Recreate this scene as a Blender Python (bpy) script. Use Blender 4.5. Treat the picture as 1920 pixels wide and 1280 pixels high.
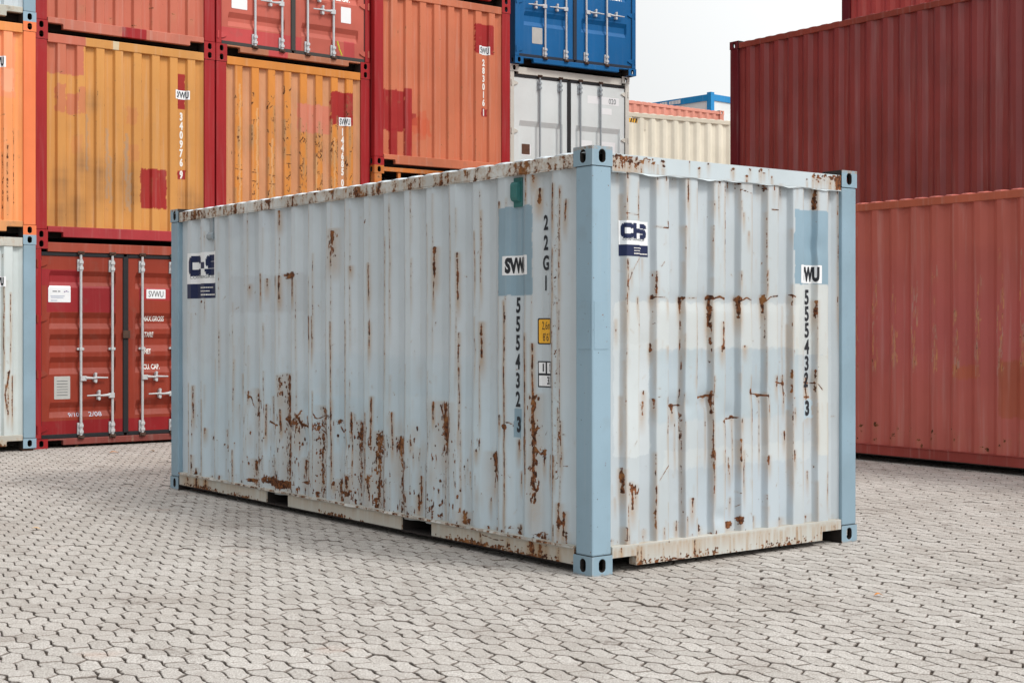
import bpy, bmesh, math, random
import numpy as np
from mathutils import Vector, Matrix

# ------------------------------------------------------------------ scene, camera, light
scene = bpy.context.scene
for o in list(bpy.data.objects): bpy.data.objects.remove(o)
COL = scene.collection
R = math.radians
rng = np.random.default_rng(7)
random.seed(7)

cam_d = bpy.data.cameras.new('camera'); cam = bpy.data.objects.new('camera', cam_d); COL.objects.link(cam)
cam.location = (0, 0, 1.495); cam.rotation_euler = (R(90), 0, 0)
cam_d.sensor_width = 36; cam_d.lens = 51.0; cam_d.shift_y = -0.0134
cam_d.clip_start = 0.05; cam_d.clip_end = 2000
scene.camera = cam

SUN_AZ = (0.88, -0.47); SUN_EL = 47.0          # towards the sun (ground plane) and height in degrees
world = bpy.data.worlds.new('World'); scene.world = world; world.use_nodes = True
wn = world.node_tree; wn.nodes.clear()
w_out = wn.nodes.new('ShaderNodeOutputWorld'); w_bg = wn.nodes.new('ShaderNodeBackground')
w_sky = wn.nodes.new('ShaderNodeTexSky'); w_sky.sky_type = 'NISHITA'; w_sky.sun_disc = False
w_sky.sun_elevation = R(SUN_EL); w_sky.sun_rotation = math.atan2(SUN_AZ[0], SUN_AZ[1])
w_mul = wn.nodes.new('ShaderNodeVectorMath'); w_mul.operation = 'SCALE'; w_mul.inputs['Scale'].default_value = 0.10
w_mix = wn.nodes.new('ShaderNodeMix'); w_mix.data_type = 'RGBA'; w_mix.inputs[0].default_value = 0.93
w_mix.inputs[7].default_value = (0.985, 0.995, 0.99, 1)      # cloud cover: bright, nearly white
wn.links.new(w_sky.outputs[0], w_mul.inputs[0]); wn.links.new(w_mul.outputs[0], w_mix.inputs[6])
# added sky gradient: brighter round the hidden sun, darkened opposite to deepen the shade
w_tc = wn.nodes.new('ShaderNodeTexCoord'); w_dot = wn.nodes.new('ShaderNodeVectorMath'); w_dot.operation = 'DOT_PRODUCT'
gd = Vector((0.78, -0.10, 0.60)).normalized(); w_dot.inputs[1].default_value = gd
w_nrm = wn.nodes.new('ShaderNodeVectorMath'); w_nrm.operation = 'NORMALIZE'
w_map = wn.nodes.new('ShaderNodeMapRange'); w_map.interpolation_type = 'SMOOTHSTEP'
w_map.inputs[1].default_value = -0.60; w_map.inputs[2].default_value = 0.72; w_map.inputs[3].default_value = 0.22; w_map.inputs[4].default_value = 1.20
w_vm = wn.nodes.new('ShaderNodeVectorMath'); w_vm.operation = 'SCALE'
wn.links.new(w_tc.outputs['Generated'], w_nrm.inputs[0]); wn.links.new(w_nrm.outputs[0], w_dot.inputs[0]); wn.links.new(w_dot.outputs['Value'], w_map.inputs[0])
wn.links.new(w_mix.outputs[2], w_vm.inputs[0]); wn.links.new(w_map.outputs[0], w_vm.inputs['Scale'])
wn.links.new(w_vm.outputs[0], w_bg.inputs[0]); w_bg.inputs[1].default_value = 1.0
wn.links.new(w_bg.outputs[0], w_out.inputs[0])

sun_d = bpy.data.lights.new('sun', 'SUN'); sun = bpy.data.objects.new('sun', sun_d); COL.objects.link(sun)
sun_d.energy = 1.5; sun_d.angle = R(14); sun_d.color = (1.0, 0.955, 0.89)
sv = Vector((SUN_AZ[0]*math.cos(R(SUN_EL)), SUN_AZ[1]*math.cos(R(SUN_EL)), math.sin(R(SUN_EL))))
sun.rotation_euler = sv.to_track_quat('Z', 'Y').to_euler()
sun.location = (20, -10, 30)

scene.view_settings.view_transform = 'Standard'; scene.view_settings.look = 'None'
scene.view_settings.exposure = 0.39; scene.view_settings.gamma = 1.0
scene.render.engine = 'CYCLES'

# ------------------------------------------------------------------ materials
def srgb(r, g, b):
    f = lambda c: ((c/255+0.055)/1.055)**2.4 if c > 10 else c/255/12.92
    return (f(r), f(g), f(b))

class NT:
    def __init__(s, mat):
        s.t = mat.node_tree; s.t.nodes.clear()
    def n(s, kind, **kw):
        nd = s.t.nodes.new('ShaderNode'+kind)
        for k, v in kw.items(): setattr(nd, k, v)
        return nd
    def l(s, a, b): s.t.links.new(a, b)
    def mix(s, fac, a, b, blend='MIX'):
        m = s.n('Mix', data_type='RGBA', blend_type=blend)
        for inp, v in ((m.inputs[0], fac), (m.inputs[6], a), (m.inputs[7], b)):
            if isinstance(v, bpy.types.NodeSocket): s.l(v, inp)
            elif isinstance(v, (int, float)): inp.default_value = v
            else: inp.default_value = (*v[:3], 1)
        return m.outputs[2]
    def math(s, op, a, b=0.0, clamp=False):
        m = s.n('Math', operation=op); m.use_clamp = clamp
        for inp, v in ((m.inputs[0], a), (m.inputs[1], b)):
            if isinstance(v, bpy.types.NodeSocket): s.l(v, inp)
            else: inp.default_value = v
        return m.outputs[0]
    def ramp(s, v, a, b):       # smoothstep a..b -> 0..1
        m = s.n('MapRange', interpolation_type='SMOOTHSTEP')
        s.l(v, m.inputs[0]); m.inputs[1].default_value = a; m.inputs[2].default_value = b
        return m.outputs[0]
    def noise(s, vec, scale, detail=4, rough=0.55, dist=0.0):
        m = s.n('TexNoise'); s.l(vec, m.inputs['Vector']); m.inputs['Scale'].default_value = scale
        m.inputs['Detail'].default_value = detail; m.inputs['Roughness'].default_value = rough
        m.inputs['Distortion'].default_value = dist
        return m.outputs['Fac']
    def mapping(s, vec, scale, loc=(0, 0, 0)):
        m = s.n('Mapping'); s.l(vec, m.inputs[0]); m.inputs['Scale'].default_value = scale
        m.inputs['Location'].default_value = loc
        return m.outputs[0]

MATS = {}
def paint(name, rgb=None, rust=0.0, fade=0.10, rough=0.48, streak=0.10, chips=0.3, dirt=0.12, seed=0.0, low=0.0, lowz=0.22, boxes=(), spec=0.22):
    """weathered container paint. rgb None: colour, rust and grime come from the mesh's own attributes.
    rust: how much rust breaks through; low: extra rust and dirt near the bottom edge (z < 0.3 m)"""
    if name in MATS: return MATS[name]
    m = bpy.data.materials.new(name); m.use_nodes = True; t = NT(m); MATS[name] = m
    tc = t.n('TexCoord'); v0 = tc.outputs['Object']
    v = t.mapping(v0, (1, 1, 1), (seed*3.1, seed*1.7, seed))
    vs = t.mapping(v0, (16, 16, 0.7), (seed, seed*2, 0))
    big = t.noise(v, 1.1, 5); fine = t.noise(v, 26, 8, 0.65); stk = t.noise(vs, 1.0, 5, 0.6)
    mid = t.noise(v, 6, 6, 0.6)
    if rgb is None:
        a = t.n('Attribute'); a.attribute_name = 'tint'; base = a.outputs['Color']
        r = t.n('Attribute'); r.attribute_name = 'rust'; rv = r.outputs['Fac']
        g = t.n('Attribute'); g.attribute_name = 'grime'; gv = g.outputs['Fac']
    else:
        base = t.mix(0.0, rgb, rgb); rv = None; gv = None
        if boxes:        # repainted rectangles: (x0, x1, z0, z1, colour) in the container's own metres
            sp = t.n('SeparateXYZ'); wv = t.n('VectorMath', operation='ADD'); t.l(v0, wv.inputs[0])
            wb = t.n('VectorMath', operation='SCALE'); nn = t.n('TexNoise'); t.l(v0, nn.inputs['Vector']); nn.inputs['Scale'].default_value = 5
            t.l(nn.outputs['Color'], wb.inputs[0]); wb.inputs['Scale'].default_value = 0.02; t.l(wb.outputs[0], wv.inputs[1])
            t.l(wv.outputs[0], sp.inputs[0])
            for x0, x1, z0, z1, cc in boxes:
                k = t.math('MULTIPLY', t.math('MULTIPLY', t.math('GREATER_THAN', sp.outputs[0], x0), t.math('LESS_THAN', sp.outputs[0], x1)),
                           t.math('MULTIPLY', t.math('GREATER_THAN', sp.outputs[2], z0), t.math('LESS_THAN', sp.outputs[2], z1)))
                base = t.mix(k, base, cc)
    # faded and blotchy paint
    hi = t.mix(1.0, base, (1.0+fade*1.2, 1.0+fade*1.2, 1.0+fade*1.3), 'MULTIPLY')
    lo = t.mix(1.0, base, (1.0-fade, 1.0-fade*1.05, 1.0-fade*1.1), 'MULTIPLY')
    c = t.mix(t.ramp(big, 0.36, 0.66), lo, hi)
    c = t.mix(t.math('MULTIPLY', t.ramp(stk, 0.50, 0.74), streak*2.0), c, t.mix(0.6, c, (0.60, 0.58, 0.54)))
    c = t.mix(t.math('MULTIPLY', t.ramp(mid, 0.56, 0.72), dirt), c, (0.16, 0.125, 0.10))
    # grime painted on the panel (attribute): brownish stain
    grit = t.noise(v, 70, 6, 0.7)
    if gv is not None:
        gm = t.math('MULTIPLY', gv, t.math('ADD', t.math('MULTIPLY', grit, 1.1), 0.40), True)
        c = t.mix(gm, c, t.mix(grit, (0.25, 0.135, 0.060), (0.50, 0.335, 0.180)))
    # chips: small spots through the paint
    spots = t.math('MULTIPLY', t.ramp(t.noise(v, 55, 3, 0.5), 0.735-0.02*chips, 0.75), t.ramp(big, 0.45, 0.6))
    rn = t.math('ADD', t.math('MULTIPLY', fine, 0.62), t.math('MULTIPLY', grit, 0.38))
    if rv is not None:
        rm = t.ramp(t.math('ADD', rv, t.math('MULTIPLY', t.math('SUBTRACT', rn, 0.5), 2.3)), 0.43, 0.56)
    else:
        pat = t.math('ADD', t.math('MULTIPLY', t.noise(v, 4.5, 6, 0.7), 0.55), t.math('MULTIPLY', stk, 0.45))
        val = t.math('ADD', t.math('MULTIPLY', pat, 0.72), t.math('MULTIPLY', rn, 0.42))
        if low > 0:
            sx = t.n('SeparateXYZ'); t.l(v0, sx.inputs[0])
            val = t.math('ADD', val, t.math('MULTIPLY', t.math('MULTIPLY', t.math('SUBTRACT', 1.0, t.ramp(sx.outputs[2], 0.0, lowz)), t.math('GREATER_THAN', sx.outputs[2], -0.02)), low))
        rm = t.ramp(val, 0.79-0.30*rust, 0.83-0.30*rust)
        if rust <= 0: rm = t.math('MULTIPLY', rm, 0.0)
        c = t.mix(t.math('MULTIPLY', t.ramp(val, 0.72-0.30*rust, 0.81-0.30*rust), 0.5 if rust > 0 else 0), c, (0.42, 0.27, 0.15))
    rm = t.math('MAXIMUM', rm, t.math('MULTIPLY', spots, min(1.0, chips)))
    rc = t.mix(t.ramp(t.noise(v, 38, 6, 0.7), 0.40, 0.62), (0.040, 0.017, 0.011), (0.215, 0.078, 0.030))
    rc = t.mix(t.ramp(t.noise(v, 9, 4), 0.5, 0.75), rc, (0.30, 0.135, 0.05))
    c = t.mix(rm, c, rc)
    b = t.n('BsdfPrincipled'); t.l(c, b.inputs['Base Color'])
    t.l(t.math('ADD', t.math('MULTIPLY', rm, 0.4), t.math('ADD', rough-0.06, t.math('MULTIPLY', mid, 0.16))), b.inputs['Roughness'])
    b.inputs['Specular IOR Level'].default_value = spec
    bp = t.n('Bump'); bp.inputs['Strength'].default_value = 0.35; bp.inputs['Distance'].default_value = 0.004
    hgt = t.math('ADD', t.math('MULTIPLY', rm, t.math('SUBTRACT', fine, 1.0)), t.math('MULTIPLY', mid, 0.5))
    t.l(hgt, bp.inputs['Height']); t.l(bp.outputs[0], b.inputs['Normal'])
    o = t.n('OutputMaterial'); t.l(b.outputs[0], o.inputs[0])
    return m

def plain(name, rgb, rough=0.6, metal=0.0, var=0.12, scale=20):
    if name in MATS: return MATS[name]
    m = bpy.data.materials.new(name); m.use_nodes = True; t = NT(m); MATS[name] = m
    tc = t.n('TexCoord'); nz = t.noise(tc.outputs['Object'], scale, 5)
    c = t.mix(nz, [x*(1-var) for x in rgb], [min(1, x*(1+var)) for x in rgb])
    b = t.n('BsdfPrincipled'); t.l(c, b.inputs['Base Color']); b.inputs['Roughness'].default_value = rough
    b.inputs['Metallic'].default_value = metal; b.inputs['Specular IOR Level'].default_value = 0.35
    o = t.n('OutputMaterial'); t.l(b.outputs[0], o.inputs[0]); return m

# ------------------------------------------------------------------ objects
def mesh_obj(name, verts, faces, mat, parent=None, smooth=False, bevel=0.0):
    me = bpy.data.meshes.new(name); me.from_pydata([tuple(v) for v in verts], [], faces)
    if mat: me.materials.append(mat)
    if smooth: me.polygons.foreach_set('use_smooth', [True]*len(me.polygons))
    me.update()
    return link(name, me, parent, bevel)

def link(name, me, parent=None, bevel=0.0):
    o = bpy.data.objects.new(name, me); COL.objects.link(o)
    if parent is not None: o.parent = parent
    if bevel > 0:
        md = o.modifiers.new('bevel', 'BEVEL'); md.width = bevel; md.segments = 2
        md.limit_method = 'ANGLE'; md.angle_limit = R(40)
    return o

def thing(name, label, cat, loc=(0, 0, 0), rotz=0.0, group=None):
    o = bpy.data.objects.new(name, None); COL.objects.link(o); o.empty_display_size = 0.3
    o.location = loc; o.rotation_euler = (0, 0, rotz); tag(o, label, cat, group); return o
def tag(o, label=None, cat=None, group=None, kind=None):
    if label: o['label'] = label
    if cat: o['category'] = cat
    if group: o['group'] = group
    if kind: o['kind'] = kind
    return o

class MB:
    def __init__(s): s.v = []; s.f = []
    def box(s, x0, x1, y0, y1, z0, z1):
        n = len(s.v)
        s.v += [(x0,y0,z0),(x1,y0,z0),(x1,y1,z0),(x0,y1,z0),(x0,y0,z1),(x1,y0,z1),(x1,y1,z1),(x0,y1,z1)]
        s.f += [[n+i for i in q] for q in ((0,3,2,1),(4,5,6,7),(0,1,5,4),(1,2,6,5),(2,3,7,6),(3,0,4,7))]
        return s
    def tube(s, p, q, r, k=10, r2=None):
        p = Vector(p); q = Vector(q); d = (q-p).normalized(); r2 = r if r2 is None else r2
        a = d.orthogonal().normalized(); b = d.cross(a); n = len(s.v)
        for c, rr in ((p, r), (q, r2)):
            for i in range(k):
                t = 2*math.pi*i/k; s.v.append(tuple(c+a*math.cos(t)*rr+b*math.sin(t)*rr))
        for i in range(k): s.f.append([n+i, n+(i+1) % k, n+k+(i+1) % k, n+k+i])
        s.f.append([n+i for i in range(k)][::-1]); s.f.append([n+k+i for i in range(k)]); return s
    def prism(s, pts, axis, a, b):       # pts in the two other axes, extruded along axis from a to b
        n = len(s.v); k = len(pts)
        for h in (a, b):
            for p in pts:
                s.v.append({0: (h, p[0], p[1]), 1: (p[0], h, p[1]), 2: (p[0], p[1], h)}[axis])
        for i in range(k): s.f.append([n+i, n+(i+1) % k, n+k+(i+1) % k, n+k+i])
        s.f.append([n+i for i in range(k)][::-1]); s.f.append([n+k+i for i in range(k)]); return s
    def build(s, name, mat, parent=None, bevel=0.0, smooth=False):
        o = mesh_obj(name, s.v, s.f, mat, parent, smooth, bevel)
        bm = bmesh.new(); bm.from_mesh(o.data); bmesh.ops.recalc_face_normals(bm, faces=bm.faces); bm.to_mesh(o.data); bm.free()
        return o

# ------------------------------------------------------------------ wall surfaces
W = 2.438
class Face:
    """one face of a container. end0: y=0, side0: x=0, end1: y=L, side1: x=W. s runs along it, d into it."""
    def __init__(s, kind, L, prof, zprof=None):
        s.kind = kind; s.L = L
        s.ps = np.array([p[0] for p in prof], float); s.pd = np.array([p[1] for p in prof], float)
        s.arc = np.concatenate([[0], np.cumsum(np.hypot(np.diff(s.ps), np.diff(s.pd)))])
        s.zprof = zprof
        s.dent = None
        s.sign = 1 if kind in ('end0', 'side1') else -1
    def depth(s, S): return np.interp(S, s.ps, s.pd)
    def world(s, S, D, Z):
        L = s.L
        if s.kind == 'end0': return np.stack([S, D, Z], -1)
        if s.kind == 'end1': return np.stack([S, L-D, Z], -1)
        if s.kind == 'side0': return np.stack([D, S, Z], -1)
        return np.stack([W-D, S, Z], -1)

def rib_profile(s0, s1, centres, flat, slope, d_out, d_in, r=0.0):
    pts = [(s0, d_in)]
    for c in centres:
        pts += [(c-flat/2-slope, d_in), (c-flat/2, d_out), (c+flat/2, d_out), (c+flat/2+slope, d_in)]
    pts.append((s1, d_in))
    if r <= 0: return pts
    res = [pts[0]]
    for i in range(1, len(pts)-1):
        p = pts[i]; e = []
        for q in (pts[i-1], pts[i+1]):
            dx, dy = q[0]-p[0], q[1]-p[1]; L = math.hypot(dx, dy); k = min(r, L*0.4)/L
            e.append((p[0]+dx*k, p[1]+dy*k))
        for t in (0.0, 0.5, 1.0):
            res.append(tuple((1-t)**2*e[0][j]+2*t*(1-t)*p[j]+t*t*e[1][j] for j in (0, 1)))
    res.append(pts[-1])
    return res

def vnoise(x, seed, octaves=4):
    x = np.asarray(x, float); r = np.random.default_rng(int(seed*977) % 100003); o = np.zeros_like(x); a = 1.0; f = 1.0
    for k in range(octaves):
        o += a*np.sin(x*f*2*np.pi*r.uniform(0.7, 1.3)+r.uniform(0, 6.28)); a *= 0.6; f *= 2.1
    return o/2.0

class Canvas:
    def __init__(s, S, Z, tint):
        s.S = S; s.Z = Z; ns, nz = len(S), len(Z)
        s.tint = np.tile(np.array(tint, float), (nz, ns, 1)); s.rust = np.zeros((nz, ns)); s.grime = np.zeros((nz, ns)); s.k = 1
    def win(s, s0, s1, z0, z1):
        i0, i1 = np.searchsorted(s.S, [s0, s1]); j0, j1 = np.searchsorted(s.Z, [z0, z1])
        return slice(j0, max(j1, j0)), slice(i0, max(i1, i0))
    def rect(s, s0, s1, z0, z1, col, a=1.0, wob=0.006):
        s.k += 1; J, I = s.win(s0-0.03, s1+0.03, z0-0.03, z1+0.03)
        S, Z = s.S[I][None, :], s.Z[J][:, None]
        ws = vnoise(Z*5, s.k)*wob; wz = vnoise(S*5, s.k+.5)*wob
        m = ((S > s0+ws) & (S < s1+ws) & (Z > z0+wz) & (Z < z1+wz))*a
        s.tint[J, I] = s.tint[J, I]*(1-m[..., None])+np.array(col)*m[..., None]
        s.rust[J, I] *= (1-m*0.85); s.grime[J, I] *= (1-m*0.85)
    def soft(s, s0, s1, z0, z1, mul, fs=0.03, fz=0.03):
        J, I = s.win(s0-fs*3, s1+fs*3, z0-fz*3, z1+fz*3); S, Z = s.S[I][None, :], s.Z[J][:, None]; s.k += 1
        Z = Z+0.02*vnoise(S*3, s.k)
        sg = lambda x: 1/(1+np.exp(-np.clip(x, -30, 30)))
        m = sg((S-s0)/fs*3)*sg((s1-S)/fs*3)*sg((Z-z0)/fz*3)*sg((z1-Z)/fz*3)
        s.tint[J, I] *= 1+(np.array(mul)-1)*m[..., None]
    def streak(s, c, z0, z1, w, k=0.9, stain=0.35, wob=0.004):
        s.k += 1; w = max(w, 0.0022)
        drop = 0.10+0.5*(z1-z0)*0.3
        J, I = s.win(c-0.05-4*w, c+0.05+4*w, z0-drop, z1+0.01); S, Z = s.S[I][None, :], s.Z[J][:, None]
        if S.size == 0 or Z.size == 0: return
        cc = c+wob*vnoise(Z*1.6, s.k, 3); ww = w*(0.75+0.45*vnoise(Z*7, s.k+.3, 3)); ww = np.maximum(ww, w*0.25)
        tz = np.clip((Z-z0)/max(0.02, (z1-z0)*0.12), 0, 1)*np.clip((z1-Z)/max(0.012, (z1-z0)*0.05), 0, 1)
        x = (S-cc)/ww
        s.rust[J, I] = np.maximum(s.rust[J, I], k*np.exp(-x*x*0.6)*np.minimum(1, tz)*(0.86+0.2*vnoise(Z*11, s.k+.7, 3)))
        tz2 = np.clip((Z-(z0-drop))/drop, 0, 1)*np.clip((z1-Z)/0.02, 0, 1)
        x = (S-cc)/(w*2.2+0.004)
        s.grime[J, I] = np.maximum(s.grime[J, I], stain*k*np.exp(-x*x)*tz2)
    def blob(s, c, z, rs, rz, k=0.9, stain=0.4):
        s.k += 1; J, I = s.win(c-3*rs-.02, c+3*rs+.02, z-3*rz-.1, z+3*rz+.02); S, Z = s.S[I][None, :], s.Z[J][:, None]
        if S.size == 0 or Z.size == 0: return
        x = (S-c)/rs; y = (Z-z)/rz; th = np.arctan2(y, x)
        r = np.sqrt(x*x+y*y)/(1+0.28*vnoise(th/6.283*2, s.k, 3))
        s.rust[J, I] = np.maximum(s.rust[J, I], k*np.clip(1.5-r, 0, 1)**0.7)
        y2 = np.where(Z < z, (z-Z)/(rz*2+0.05), (Z-z)/rz)
        s.grime[J, I] = np.maximum(s.grime[J, I], stain*k*np.exp(-(x*x)*0.7-y2*y2))
    def line(s, pts, w, k=0.9):
        for (a, b), (c, d) in zip(pts[:-1], pts[1:]):
            J, I = s.win(min(a, c)-4*w-.01, max(a, c)+4*w+.01, min(b, d)-4*w-.01, max(b, d)+4*w+.01)
            S, Z = s.S[I][None, :], s.Z[J][:, None]
            if S.size == 0 or Z.size == 0: continue
            L2 = (c-a)**2+(d-b)**2+1e-9; t = np.clip(((S-a)*(c-a)+(Z-b)*(d-b))/L2, 0, 1)
            dd = np.hypot(S-a-t*(c-a), Z-b-t*(d-b))/max(w, .0025)
            s.rust[J, I] = np.maximum(s.rust[J, I], k*np.exp(-dd*dd*0.6))
            s.grime[J, I] = np.maximum(s.grime[J, I], 0.3*k*np.exp(-(dd/3)**2))

def wall(name, face, s0, s1, z0, z1, mat, parent, ds=1.0, dz=10.0, tint=None, painter=None, dent=None, smooth=True):
    S = [s0]+[x for x in face.ps if s0 < x < s1]+[s1]
    if ds < 1:
        out = []
        for a, b in zip(S[:-1], S[1:]):
            n = max(1, int(math.ceil((b-a)/ds))); out += [a+(b-a)*i/n for i in range(n)]
        S = out+[s1]
    S = np.array(S); Z = np.linspace(z0, z1, max(2, int(round((z1-z0)/dz))+1))
    D = np.tile(face.depth(S), (len(Z), 1))
    SS, ZZ = np.meshgrid(S, Z)
    if dent is not None: D = D+dent(SS, ZZ)
    P = face.world(SS, D, ZZ).reshape(-1, 3)
    ns, nz = len(S), len(Z)
    j, i = np.meshgrid(np.arange(nz-1), np.arange(ns-1), indexing='ij'); a = (j*ns+i).ravel()
    q = np.stack([a, a+1, a+1+ns, a+ns], -1)
    if face.kind in ('side0', 'end1'): q = q[:, ::-1]
    me = bpy.data.meshes.new(name); grid_mesh(me, P, q)
    me.materials.append(mat)
    me.polygons.foreach_set('use_smooth', np.full(len(q), bool(ds < 1 and smooth)))
    if tint is not None:
        cv = Canvas(S, Z, tint)
        if painter: painter(cv)
        at = me.attributes.new('tint', 'FLOAT_COLOR', 'POINT')
        c4 = np.concatenate([cv.tint, np.ones((nz, ns, 1))], -1); at.data.foreach_set('color', c4.astype(np.float32).ravel())
        for nm, arr in (('rust', cv.rust), ('grime', cv.grime)):
            at = me.attributes.new(nm, 'FLOAT', 'POINT'); at.data.foreach_set('value', arr.astype(np.float32).ravel())
    me.update()
    return link(name, me, parent)

def grid_mesh(me, P, q):
    me.vertices.add(len(P)); me.vertices.foreach_set('co', P.astype(np.float32).ravel())
    me.loops.add(q.size); me.loops.foreach_set('vertex_index', q.astype(np.int32).ravel())
    me.polygons.add(len(q)); me.polygons.foreach_set('loop_start', np.arange(0, q.size, q.shape[1], dtype=np.int32))
    me.polygons.foreach_set('loop_total', np.full(len(q), q.shape[1], np.int32))
    me.update(calc_edges=True)

# ------------------------------------------------------------------ stickers and lettering laid on a face
def text_polys(txt, size, xs=0.62, bold=0.0):
    cu = bpy.data.curves.new('t', 'FONT'); cu.body = txt; cu.size = size; cu.resolution_u = 3; cu.offset = bold
    ob = bpy.data.objects.new('t', cu); COL.objects.link(ob)
    bpy.context.view_layer.update()
    dg = bpy.context.evaluated_depsgraph_get(); me = bpy.data.meshes.new_from_object(ob.evaluated_get(dg))
    v = [(p.co.x*xs, p.co.y) for p in me.vertices]; f = [list(p.vertices) for p in me.polygons]
    bpy.data.objects.remove(ob); bpy.data.curves.remove(cu); bpy.data.meshes.remove(me)
    return v, f
def ribbon(pts, w):
    v = []; f = []
    for k, (a, b) in enumerate(zip(pts[:-1], pts[1:])):
        d = Vector((b[0]-a[0], b[1]-a[1])).normalized(); nx, ny = -d.y*w/2, d.x*w/2
        e = d*(w*0.18)
        n = len(v); v += [(a[0]+nx-e.x*(k > 0), a[1]+ny-e.y*(k > 0)), (a[0]-nx-e.x*(k > 0), a[1]-ny-e.y*(k > 0)), (b[0]-nx, b[1]-ny), (b[0]+nx, b[1]+ny)]
        f.append([n, n+1, n+2, n+3])
    return v, f
def lay(name, face, v, f, s, z, off, mat, parent, label=None, zdepth=None, zbreaks=(), rot=0.0, flat=None):
    """v: 2-D outline points (u to the reader's right, v up) around (s, z); wraps over the corrugation"""
    bm = bmesh.new(); vs = [bm.verts.new((p[0]*math.cos(rot)-p[1]*math.sin(rot), p[0]*math.sin(rot)+p[1]*math.cos(rot), 0)) for p in v]
    for q in f:
        try: bm.faces.new([vs[i] for i in q])
        except ValueError: pass
    a0 = np.interp(s, face.ps, face.arc)
    if flat is None:
        us = [face.sign*(a-a0) for a in face.arc]
        x0 = min(p.co.x for p in bm.verts); x1 = max(p.co.x for p in bm.verts)
        for u in us:
            if x0 < u < x1:
                bmesh.ops.bisect_plane(bm, geom=bm.verts[:]+bm.edges[:]+bm.faces[:], plane_co=(u, 0, 0), plane_no=(1, 0, 0), dist=1e-6)
    if face.dent is not None:
        zbreaks = list(zbreaks)+list(np.arange(z-1.2, z+0.8, 0.025)); x0 = min(p.co.x for p in bm.verts); x1 = max(p.co.x for p in bm.verts)
        y0 = min(p.co.y for p in bm.verts)+z; y1 = max(p.co.y for p in bm.verts)+z; zbreaks = [q for q in zbreaks if y0 < q < y1]
        for u in np.arange(x0, x1, 0.03):
            bmesh.ops.bisect_plane(bm, geom=bm.verts[:]+bm.edges[:]+bm.faces[:], plane_co=(u, 0, 0), plane_no=(1, 0, 0), dist=1e-6)
    for zb in zbreaks:
        bmesh.ops.bisect_plane(bm, geom=bm.verts[:]+bm.edges[:]+bm.faces[:], plane_co=(0, zb-z, 0), plane_no=(0, 1, 0), dist=1e-6)
    out = []
    for p in bm.verts:
        zz = z+p.co.y
        if flat is None:
            A = a0+face.sign*p.co.x; S = float(np.interp(A, face.arc, face.ps)); D = float(np.interp(A, face.arc, face.pd))
            k = min(max(np.searchsorted(face.arc, A)-1, 0), len(face.arc)-2)
            tx, ty = face.ps[k+1]-face.ps[k], face.pd[k+1]-face.pd[k]; L = math.hypot(tx, ty)
            S += off*ty/L; D -= off*tx/L
        else:
            S = s+face.sign*p.co.x; D = flat-off
        if zdepth is not None: D = zdepth(zz)-off
        if face.dent is not None: D = D+float(face.dent(np.array(S), np.array(zz)))
        out.append(face.world(np.array(S), np.array(D), np.array(zz)))
    bm.verts.index_update()
    faces = [[x.index for x in q.verts] for q in bm.faces]; bm.free()
    if face.kind in ('side0', 'end1'): pass
    o = mesh_obj(name, [tuple(p) for p in out], faces, mat, parent)
    if label: o['label'] = label
    return o
def rect_poly(w, h, r=0.0):
    if r <= 0: return [(-w/2, -h/2), (w/2, -h/2), (w/2, h/2), (-w/2, h/2)], [[0, 1, 2, 3]]
    v = []
    for cx, cy, a0 in ((w/2-r, h/2-r, 0), (-w/2+r, h/2-r, 90), (-w/2+r, -h/2+r, 180), (w/2-r, -h/2+r, 270)):
        for k in range(4): a = R(a0+30*k); v.append((cx+r*math.cos(a), cy+r*math.sin(a)))
    return v, [list(range(len(v)))]
def centred(v):
    x = (min(p[0] for p in v)+max(p[0] for p in v))/2; y = (min(p[1] for p in v)+max(p[1] for p in v))/2
    return [(p[0]-x, p[1]-y) for p in v]
def letter(face, txt, s, z, h, mat, parent, xs=0.62, off=0.003, bold=0.0, name='lettering', label=None, width=None, **kw):
    v, f = text_polys(txt, h/0.70, xs, bold)
    if width: k = width/(max(p[0] for p in v)-min(p[0] for p in v)); v = [(p[0]*k, p[1]) for p in v]
    v = centred(v); return lay(name, face, v, f, s, z, off, mat, parent, label, **kw)
def column(face, txt, s, z, h, step, mat, parent, xs=0.6, bold=0.0, off=0.003, **kw):
    vv, ff = [], []
    for i, ch in enumerate(txt):
        if ch == ' ': continue
        v, f = text_polys(ch, h/0.70, xs, bold); v = centred(v); n = len(vv)
        vv += [(p[0], p[1]-i*step) for p in v]; ff += [[a+n for a in q] for q in f]
    return lay('lettering', face, vv, ff, s, z, off, mat, parent, **kw)
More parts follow.
